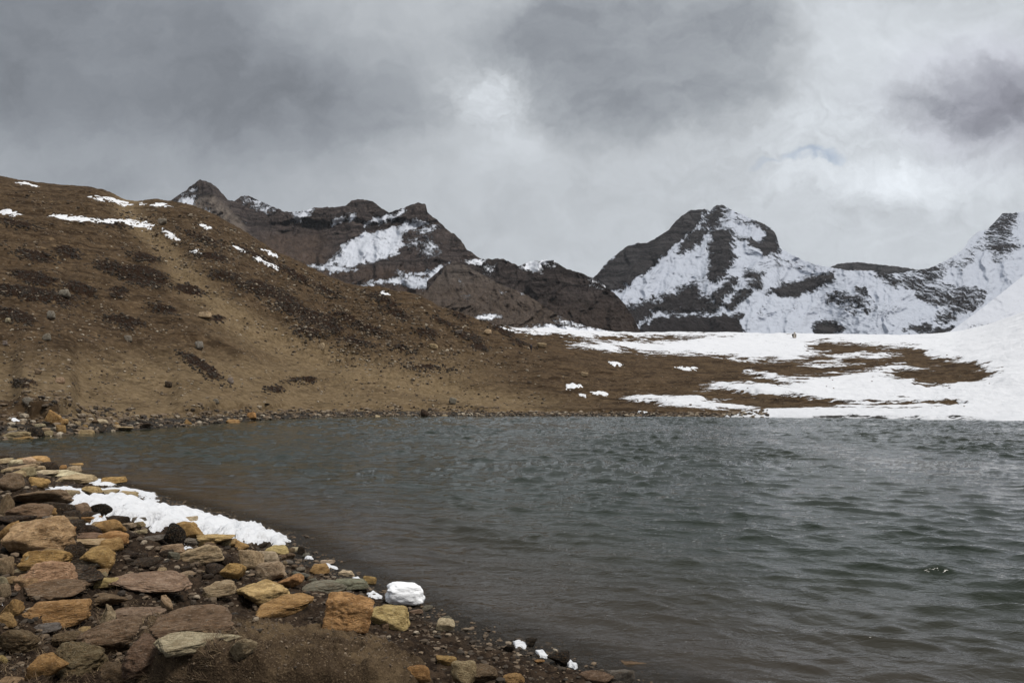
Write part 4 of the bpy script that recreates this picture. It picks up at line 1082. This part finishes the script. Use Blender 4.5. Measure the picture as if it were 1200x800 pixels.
def dens_hill(x, y):
    b_ = np.exp(-((x - (330 + (y - 330) * 1.6)) / 95)**2) * np.where((y > 250) & (y < 430), 1.0, 0.2)
    l_ = 0.16 + 0.28 * np.exp(-((x - 60) / 120)**2) * np.where((y > 350) & (y < 460), 1.0, 0.3)
    c_ = 0.5 + 0.9 * fbm2(x / 28.0, y / 14.0, 2)
    return np.clip((b_ + l_) * np.maximum(0.15, c_), 0.03, 1)
hp = sample(13000, 0, 640, 225, 478, dens_hill)
sz = hp[:, 1] / F * (0.8 + 3.6 * rng.random(len(hp))**3.6)
scatter('stones', hp, sz, np.where(rng.random(len(hp)) < 0.35, 0.1, np.clip(rng.normal(0.62, 0.22, len(hp)), 0.05, 1)), 1, 'pale loose stones littering the brown hillside', 'stones')
# low scrub standing in the dark heather patches
hx_, hy_ = rng.uniform(0, 640, 60000), rng.uniform(225, 470, 60000)
hp = ground_many(hx_, hy_)
kk = np.clip(np.searchsorted(yy, hp[:, 1]), 0, len(yy) - 1); jj = np.clip(np.searchsorted(aa, hp[:, 0] / hp[:, 1]), 0, len(aa) - 1)
hp = hp[(dark[kk, jj] > -2.2) & (hp[:, 1] > 42)][:5200]
sz = hp[:, 1] / F * (1.2 + 3.0 * rng.random(len(hp))**2)
scatter('scrub', hp, sz, np.clip(rng.normal(0.03, 0.03, len(hp)), 0, 1), 1, 'low dark heather scrub in patches on the hillside', 'scrub', 0.8)
pp_ = sample(1500, 600, 1160, 398, 484, lambda x, y: 0.25 + 0.6 * (y > 440))
kk = np.clip(np.searchsorted(yy, pp_[:, 1]), 0, len(yy) - 1); jj = np.clip(np.searchsorted(aa, pp_[:, 0] / pp_[:, 1]), 0, len(aa) - 1)
pp_ = pp_[(snow[kk, jj] < -3) | (rng.random(len(pp_)) < 0.05)]
sz = pp_[:, 1] / F * (0.7 + 2.6 * rng.random(len(pp_))**4)
scatter('stones', pp_, sz, np.clip(rng.normal(0.4, 0.22, len(pp_)), 0.0, 1), 1, 'loose stones scattered over the half snowy plateau', 'stones')
# beach stones along the far waterline
fx = rng.uniform(-40, 900, 4200); pts = []
for x in fx:
    a = (x - 600) / F; y_ = H * F / (lut(x, SHORE) - HOR)
    Y = y_ + rng.uniform(-0.6, 4.6) * (1.5 if x < 160 else 1.0) ; pts.append((a * Y, Y, 0))
pts = np.array(pts); pts[:, 2] = z_at(pts[:, 0], pts[:, 1]); ok = pts[:, 2] > -0.08; pts = pts[ok]
sz = 0.10 + 0.42 * rng.random(len(pts))**3
scatter('stones', pts, sz, np.clip(rng.normal(0.36, 0.27, len(pts)), 0, 1), 1, 'shingle lining the far waterline', 'stones')
# small stones in the gaps of the near bank
x, y = rng.uniform(-330, 345, 17000), rng.uniform(540, 790, 17000)
ok = (y > 540 + np.maximum(x, 0) * 0.33) & (y < 800 - np.maximum(x - 60, 0) * 0.25)
bp = ground_many(x[ok], y[ok])[:5200]
sz = bp[:, 1] / F * (1.5 + 9 * rng.random(len(bp))**3) * np.where(bp[:, 0] / bp[:, 1] < -0.715, 2.2, 1.0)
scatter('stones', bp, sz, np.clip(rng.normal(0.26, 0.2, len(bp)), 0, 1), 2, 'small stones filling the gaps of the near bank', 'stones')
# gravel of the near beach
gp = []
while len(gp) < 9500:
    i = rng.integers(2, len(NEAR) - 3); f_ = rng.random(); q = NEAR[i] * (1 - f_) + NEAR[i + 1] * f_
    e = NEAR[i + 1] - NEAR[i]
    if rng.random() > np.hypot(*e) / 14 * (2.2 if i > 5 else 1.6 if i > 3 else 0.8): continue
    nrm_ = np.array([e[1], -e[0]]) / np.hypot(*e)
    o_ = rng.normal(0.7, 0.65); q = q + nrm_ * o_
    if q[1] < 3.5: continue
    gp.append((q[0], q[1], 0))
gp = np.array(gp); gp[:, 2] = z_at(gp[:, 0], gp[:, 1]); gp = gp[gp[:, 2] > -0.16]
gp = gp[mound_d(gp[:, 0], gp[:, 1]) > 1.02]
# crumbs of soil and grit on the turf mound
X, Y = rng.uniform(-2.9, 0.0, 9000), rng.uniform(3.7, 6.1, 9000); ok = mound_d(X, Y) < 1.03; X, Y = X[ok][:3000], Y[ok][:3000]
mp = np.stack([X, Y, z_at(X, Y)], 1)
scatter('gravel', mp, 0.004 + 0.02 * rng.random(len(mp))**4, np.clip(rng.normal(0.36, 0.16, len(mp)), 0, 1), 1, 'soil crumbs and grit on the turf mound', 'gravel', 0.7)
sz = 0.012 + 0.06 * rng.random(len(gp))**4.5 + 0.0015 * gp[:, 1]
scatter('gravel', gp, sz, np.clip(rng.normal(0.22, 0.24, len(gp)), 0, 1), 1, 'dark gravel and clods along the near waterline', 'gravel', 0.55)

# ------------------------------------------------------------------ snow lying in patches
snm, t = material('old snow')
P = t.new('ShaderNodeTexCoord').outputs['Object']
n1 = t.noise(P, 3.0, 5, 0.6); n2 = t.noise(P, 30.0, 5, 0.65)
c = t.mix(t.ramp(n2, 0.66, 0.8, 0, 0.25), (0.70, 0.71, 0.735), (0.46, 0.42, 0.37))
t.l.new(c, t.b.inputs['Base Color']); t.b.inputs['Roughness'].default_value = 0.6
t.b.inputs['Subsurface Weight'].default_value = 0.0
t.l.new(t.bump(t.math('ADD', n1, t.math('MULTIPLY', n2, 0.3)), 0.9, 0.10), t.b.inputs['Normal'])
def snow_patch(poly, thick, label, group=None, edge=5.0, name='snow_patch', rag=2.0, holey=0.0):
    """a sheet of snow lying on the land; its outline is laid out on the ground in metres"""
    p = np.array(poly, float)
    wpx, hpx = np.ptp(p[:, 0]), np.ptp(p[:, 1])
    dense = np.array([a_ + (b_ - a_) * f_ for a_, b_ in zip(p, np.roll(p, -1, 0)) for f_ in (0, 0.34, 0.67)])
    wp = ground_many(dense[:, 0], dense[:, 1])
    X0, X1, Y0, Y1 = wp[:, 0].min(), wp[:, 0].max(), wp[:, 1].min(), wp[:, 1].max()
    mx_, my_ = 0.06 * (X1 - X0), 0.06 * (Y1 - Y0)
    gx_, gy_ = np.meshgrid(np.linspace(X0 - mx_, X1 + mx_, int(np.clip(wpx * 1.3, 24, 260))), np.linspace(Y0 - my_, Y1 + my_, int(np.clip(hpx * 2.6, 20, 150))))
    kx, ky = wpx / (X1 - X0), hpx / (Y1 - Y0)           # work in units of about a picture pixel so edge and rag read alike near and far
    u, v = gx_ * kx, gy_ * ky * 1.6
    nx = u + rag * fbm2(u / 7 + p[0, 0], v / 7, 4, 0.6); ny = v + rag * 0.8 * fbm2(u / 6 + 40, v / 6 + p[0, 1], 4, 0.6)
    q = np.stack([wp[:, 0] * kx, wp[:, 1] * ky * 1.6], 1)
    s_ = poly_sd(nx, ny, q) - holey * np.clip(fbm2(u / 6 + p[0, 1], v / 4, 4, 0.65) - 0.1, 0, 2)
    z0 = z_at(gx_.ravel(), gy_.ravel()).reshape(gx_.shape)
    for _ in range(3):
        pz = np.pad(z0, 1, mode='edge'); z0 = np.maximum(z0 - 0.03, (pz[1:-1, :-2] + pz[1:-1, 2:] + pz[:-2, 1:-1] + pz[2:, 1:-1] + 2 * z0) / 6)
    qq = np.clip((s_ + 0.3) / edge, 0, 1); qq = 1 - (1 - qq)**2.5
    hgt = thick * qq * (0.85 + 0.55 * fbm2(gx_ * 2.2 / max(1, (X1 - X0) / 4), gy_ * 2.2 / max(1, (X1 - X0) / 4), 3)) - 0.03 * (s_ < 0.2)
    pos = np.stack([gx_, gy_, z0 + hgt], -1)
    f = grid_faces(*s_.shape)[:, ::1]; f = f[(s_.ravel()[f] > -0.4).any(1)]
    u_ = np.zeros(s_.size, bool); u_[f] = True; rm = np.cumsum(u_) - 1
    return link(name, mesh_np(name, pos.reshape(-1, 3)[u_], rm[f], (snm,)), label, 'snow patch', group)
snow_patch([(76, 587), (110, 584), (150, 586), (178, 594), (230, 603), (270, 611), (300, 619), (334, 630), (339, 634), (330, 640), (300, 638), (270, 634), (240, 626), (215, 622), (190, 620), (182, 626), (172, 618), (150, 613), (138, 609), (128, 606), (118, 596), (106, 596), (118, 609), (131, 616), (126, 621), (113, 625), (97, 621), (104, 610), (112, 604), (100, 600), (82, 597)],
           0.15, 'largest white snow patch, lying along the near waterline over the stones', edge=8, rag=2.8, holey=7)
snow_patch([(56, 570), (75, 570), (95, 573), (120, 572), (150, 572), (165, 575), (184, 580), (186, 588), (176, 590), (160, 582), (140, 577), (100, 578), (64, 576)], 0.05, 'narrow snow strip at the bank\'s edge just above the largest snow patch', edge=3, rag=2, holey=4)
snow_patch([(107, 560), (115, 560), (120, 565), (140, 566), (138, 570), (112, 569)], 0.08, 'small snow scrap on the slabs above the narrow snow strip', edge=3)
snow_patch([(23, 541), (37, 541), (39, 545), (25, 545)], 0.03, 'tiny snow scrap beside the ochre slab at the water\'s edge', edge=3, rag=1.4, holey=2)
snow_patch([(214, 637), (219, 634), (227, 641), (229, 646), (216, 646)], 0.03, 'little wedge of snow standing behind the tan flat-topped rock', edge=3, rag=1.4, holey=2)
snow_patch([(429, 695), (437, 693), (449, 699), (447, 702), (431, 700)], 0.03, 'small snow scrap left of the white snow block', edge=2.5, rag=0.7, holey=0.8)
snow_patch([(411, 677), (420, 677), (427, 681), (420, 683)], 0.03, 'snow scrap against the small ochre stone at the waterline', edge=2.5, rag=0.7, holey=0.8)
snow_patch([(356, 651), (366, 652), (367, 655), (357, 655)], 0.03, 'tiny snow scrap at the waterline right of the yellow slab', edge=2.5, rag=0.7, holey=0.8)
snow_patch([(377, 661), (385, 660), (397, 666), (394, 668), (381, 665)], 0.03, 'thin snow rind just behind the ochre beach stone', edge=2.5, rag=0.7, holey=0.8)
snow_patch([(600, 752), (608, 750), (618, 755), (616, 760), (604, 759)], 0.03, 'dirty snow scrap among black clods at the waterline', edge=2.5, rag=0.7, holey=0.8)
snow_patch([(627, 763), (636, 762), (643, 769), (640, 772), (630, 769)], 0.03, 'snow scrap on the gravel between two others by the clods', edge=2.5, rag=0.7, holey=0.8)
snow_patch([(660, 775), (668, 774), (678, 782), (674, 784), (664, 781)], 0.03, 'bright oval snow scrap at the bottom waterline', edge=2.5, rag=0.7, holey=0.8)
snow_patch([(0, 700), (5, 701), (5, 710), (0, 711)], 0.03, 'scrap of snow in the crevice at the photo\'s left edge', edge=2.5, rag=0.7, holey=0.8)
snow_patch([(10, 489), (17, 488), (20, 491), (27, 494), (25, 496), (15, 494)], 0.03, 'small snow patch under the peat bank across the inlet', edge=2.5, rag=0.7, holey=0.8)
# hillside patches
snow_patch([(55, 253), (75, 252), (110, 256), (140, 258), (150, 257), (165, 260), (180, 264), (178, 268), (160, 266), (143, 262), (110, 261), (80, 258)], 0.14, 'long white snow streak high on the brown hillside', edge=3, rag=2.2, holey=6)
snow_patch([(186, 265), (193, 268), (205, 276), (212, 281), (206, 282), (195, 276)], 0.14, 'slanting snow streak right of the long hillside one', edge=3, rag=2.2, holey=6)
snow_patch([(104, 229), (120, 229), (135, 233), (152, 238), (146, 241), (125, 237), (112, 234)], 0.14, 'broad snow patch just under the hill\'s rounded crest', edge=3, rag=2.2, holey=6)
snow_patch([(20, 213), (45, 217), (42, 219), (22, 216)], 0.14, 'thin snow sliver on the hill crest near the photo\'s left', edge=2, rag=2.2, holey=5)
snow_patch([(0, 245), (12, 247), (24, 251), (20, 253), (0, 250)], 0.14, 'snow sliver at the photo\'s left edge of the hillside', edge=2, rag=2.2, holey=5)
snow_patch([(165, 237), (195, 239), (200, 242), (178, 241)], 0.14, 'thin snow patch on the crest below the pointed brown peak', edge=2, rag=2.2, holey=5)
snow_patch([(231, 263), (242, 264), (249, 268), (240, 269)], 0.14, 'small snow patch on the slope under the tan rock face', edge=2, rag=2.2, holey=5)
snow_patch([(222, 293), (232, 292), (238, 296), (228, 297)], 0.14, 'little snow patch above the dark heather in mid hillside', edge=2, rag=2.2, holey=5)
snow_patch([(295, 300), (305, 303), (328, 314), (322, 315), (303, 307)], 0.14, 'slanting snow line on the ridge\'s right flank', edge=2, rag=2.2, holey=5)
snow_patch([(306, 292), (316, 294), (327, 302), (318, 301)], 0.14, 'snow line nearest the skyline on the ridge\'s right flank', edge=2, rag=2.2, holey=5)
snow_patch([(272, 288), (281, 291), (288, 296), (280, 295)], 0.14, 'short snow dash left of the ridge flank lines', edge=2, rag=2.2, holey=5)
snow_patch([(442, 341), (455, 342), (457, 346), (447, 345)], 0.14, 'small snow patch amid rubble on the ridge nose', edge=2, rag=2.2, holey=5)
snow_patch([(661, 451), (674, 449), (685, 452), (676, 455), (662, 456)], 0.14, 'small ragged snow patch left of the oval one above the far shore', edge=3, rag=2, holey=4)
snow_patch([(688, 461), (700, 458), (714, 461), (713, 464), (700, 463)], 0.14, 'oval snow patch in a hollow above the far shore', edge=3, rag=2, holey=4)
snow_patch([(678, 461), (688, 463), (687, 466), (679, 464)], 0.14, 'tiny snow dab touching the oval snow patch\'s left', edge=2, rag=2.2, holey=5)
snow_patch([(712, 424), (722, 424), (732, 428), (722, 430)], 0.14, 'snow patch on the brown slope below the wide snowfield', edge=2, rag=2.2, holey=5)
snow_patch([(790, 430), (815, 430), (822, 433), (805, 434)], 0.14, 'flat snow patch in the middle of the brown plateau', edge=2, rag=2.2, holey=5)
snow_patch([(748, 481), (757, 481), (757, 484), (747, 484)], 0.14, 'tiny snow dab at the far waterline', edge=2, rag=2.2, holey=5)
# the lone block of snow
fsn, t = material('packed snow')
P = t.new('ShaderNodeTexCoord').outputs['Object']
t.put(t.b.inputs['Base Color'], (0.82, 0.83, 0.85)); t.b.inputs['Roughness'].default_value = 0.6
t.l.new(t.bump(t.noise(P, 3.0, 6, 0.6), 0.35, 0.05), t.b.inputs['Normal'])
p_, f_ = ICO[5]
p_ = np.sign(p_) * np.abs(p_)**0.55
p_ = p_ * (1 - 0.10 * p_[:, 2:3] * np.array([[1, 1, 0]])) + np.array([[0.10, 0, 0]]) * np.clip(-p_[:, 2:3], 0, 1) * np.clip(p_[:, :1], 0, 1) * 2
p_ = p_ + p_ / np.linalg.norm(p_, axis=1)[:, None] * (0.16 * fbm3(p_ * 1.5 + 4, 5, 0.55))[:, None]
g_ = ground_at(472, 709); ppm = g_.y / F
blk = link('snow_block', mesh_np('snow_block', p_, f_, (fsn,)), 'lone white block of snow at the edge of the near waterline', 'snow block')
blk.scale = (21 * ppm, 15 * ppm, 11.5 * ppm); blk.location = (g_.x, g_.y + 0.12, g_.z + 0.105); blk.rotation_euler = (0.0, 0.06, 0.1)

# ------------------------------------------------------------------ dead grass and roots on the near bank
gr, t = material('dead grass')
v = t.attr('tone')
c = t.mix(t.ramp(v, 0.0, 0.55, smooth=False), (0.022, 0.014, 0.010), (0.10, 0.066, 0.040))
c = t.mix(t.ramp(v, 0.55, 1.0, smooth=False), c, (0.30, 0.22, 0.125))
t.l.new(c, t.b.inputs['Base Color']); t.b.inputs['Roughness'].default_value = 0.9
TUFTS = [((0, 735), (150, 712), (262, 738), (262, 770), (190, 800), (40, 810), (0, 810)), ((60, 715), (135, 690), (190, 720), (120, 760), (70, 790), (30, 790)), ((190, 735), (270, 728), (300, 760), (290, 800), (180, 800), (130, 800))]
vs, fs, ts = [], [], []; nb = 0
def blade(p, L, wd, az, lean, tone, bend):
    global nb
    d_ = np.array([math.cos(az), math.sin(az)]); side = np.array([-d_[1], d_[0]])
    q = []
    for k in range(4):
        s_ = k / 3
        r_ = L * s_ * math.sin(lean + bend * s_); z_ = L * s_ * math.cos(lean + bend * s_)
        w_ = wd * (1 - 0.8 * s_) / 2
        b_ = p + np.array([d_[0] * r_, d_[1] * r_, max(z_, 0.004)])
        q += [b_ + np.array([side[0] * w_, side[1] * w_, 0]), b_ - np.array([side[0] * w_, side[1] * w_, 0])]
    vs.extend(q); ts.extend([tone] * 8)
    for k in range(3): fs.append((nb + 2 * k, nb + 2 * k + 1, nb + 2 * k + 3, nb + 2 * k + 2))
    nb += 8
for poly, n_ in zip(TUFTS, (2400, 900, 1500)):
    pa = np.array(poly, float)
    x, y = rng.uniform(pa[:, 0].min(), pa[:, 0].max(), n_ * 6), rng.uniform(pa[:, 1].min(), pa[:, 1].max(), n_ * 6)
    cc = fbm2(x / 16.0, y / 12.0, 2); ok = (cc > -0.15) & (poly_sd(x, y, poly) > 0)
    x, y, cc = x[ok][:n_], y[ok][:n_], cc[ok][:n_]
    gg = ground_many(x, y); cl = perlin2(x / 22.0 + 5, y / 22.0)
    for g_, c_, l_ in zip(gg, cc, cl):
        blade(g_, rng.uniform(0.03, 0.11), rng.uniform(0.0016, 0.0036), 2.2 + 2.4 * l_ + rng.normal(0, 0.7), rng.uniform(0.55, 1.35), float(np.clip(rng.normal(0.42 + 0.3 * c_, 0.24), 0, 1)), rng.uniform(0.1, 0.8))
X, Y = rng.uniform(-2.9, 0.0, 30000), rng.uniform(3.7, 6.1, 30000)      # short nap of the turf mound
ok = mound_d(X, Y) < 1.02; X, Y = X[ok][:900], Y[ok][:900]
for x, y, z_ in zip(X, Y, z_at(X, Y)):
    blade(np.array((x, y, z_)), rng.uniform(0.02, 0.06), 0.0018, rng.uniform(0, 6.28), rng.uniform(0.3, 1.3), float(np.clip(rng.normal(0.5, 0.2), 0, 1)), 0.5)
link('grass', mesh_np('grass', np.array(vs), np.array(fs), (gr,), False, {'tone': np.array(ts)}), 'matted dead grass and roots on the near bank', 'grass', None, 'stuff')

# ------------------------------------------------------------------ the walker and the cairn
pm, t = material('dark clothes and skin')
z_ = t.new('ShaderNodeSeparateXYZ'); t.l.new(t.new('ShaderNodeTexCoord').outputs['Object'], z_.inputs[0])
c = t.mix(t.ramp(z_.outputs[2], 0.84, 0.88), (0.022, 0.022, 0.026), (0.03, 0.028, 0.032))
c = t.mix(t.ramp(z_.outputs[2], 1.46, 1.50), c, (0.33, 0.20, 0.14))
c = t.mix(t.ramp(z_.outputs[2], 1.60, 1.63), c, (0.02, 0.016, 0.014))
t.l.new(c, t.b.inputs['Base Color'])
J = [((0, 0, .92), .15), ((0, 0.01, 1.12), .15), ((0, 0.02, 1.36), .17), ((0, 0.03, 1.48), .065), ((0, 0.05, 1.60), .10), ((0, 0.05, 1.69), .085),
     ((.19, .02, 1.36), .075), ((.24, -.04, 1.10), .055), ((.22, .10, .88), .045), ((-.19, .02, 1.36), .075), ((-.25, .05, 1.10), .055), ((-.24, .16, .90), .045),
     ((.10, 0, .84), .105), ((.11, .13, .48), .075), ((.11, .10, .07), .055), ((.11, .24, .04), .045), ((-.10, 0, .84), .105), ((-.11, -.04, .48), .075), ((-.11, -.22, .09), .055), ((-.11, -.10, .04), .045)]
E = [(0, 1), (1, 2), (2, 3), (3, 4), (4, 5), (2, 6), (6, 7), (7, 8), (2, 9), (9, 10), (10, 11), (0, 12), (12, 13), (13, 14), (14, 15), (0, 16), (16, 17), (17, 18), (18, 19)]
me = bpy.data.meshes.new('person'); me.from_pydata([j[0] for j in J], E, []); me.materials.append(pm)
walker = link('person', me, 'lone walker in dark clothes on the brown slope below the snowfield', 'person')
sk = walker.modifiers.new('skin', 'SKIN')
for v_, j in zip(me.skin_vertices[0].data, J): v_.radius = (j[1], j[1] * 0.85)
me.skin_vertices[0].data[0].use_root = True
ss = walker.modifiers.new('smooth', 'SUBSURF'); ss.levels = ss.render_levels = 2
g_ = ground_at(622.5, 412.5)
print('walker at', g_[:], 'px tall', 1.75 * F / g_.y)
walker.scale = (0.93,) * 3; walker.location = g_; walker.rotation_euler = (0, 0, 0.6)
g_ = ground_at(931, 396)
cairn = link('cairn', None, 'small pale cairn standing on the far edge of the snowfield', 'cairn', loc=g_)
zz = 0.0
for i, s_ in enumerate((0.9, 0.8, 0.65, 0.55, 0.45)):
    p, f = rock_verts(300 + i, 'slab', 3)
    o = link('stone', mesh_np('stone', p, f, (rk,)), parent=cairn)
    o.scale = (s_ / 2, s_ / 2.2, 0.24); o.location = (0.05 * (-1)**i, 0, zz + 0.2); o.rotation_euler = (0, 0, i * 1.3); o.color = (.62, .58, .52, 0.1); zz += 0.38

# ------------------------------------------------------------------ the air
hm = bpy.data.materials.new('air'); hm.use_nodes = True
t = NT(hm.node_tree); t.n.clear()
pv = t.new('ShaderNodeVolumePrincipled'); ho = t.new('ShaderNodeOutputMaterial')
pv.inputs['Color'].default_value = (0.86, 0.92, 1.0, 1); pv.inputs['Density'].default_value = 0.000036; pv.inputs['Anisotropy'].default_value = 0.0
t.l.new(pv.outputs[0], ho.inputs['Volume'])
hv_ = np.array([(x, y, z) for z in (-5.0, 900.0) for y in (-4600, 4600) for x in (-4600, 4600)], float)
link('haze', mesh_np('haze', hv_, np.array([(0, 2, 3, 1), (4, 5, 7, 6), (0, 1, 5, 4), (2, 6, 7, 3), (0, 4, 6, 2), (1, 3, 7, 5)]), (hm,), False), kind='stuff')
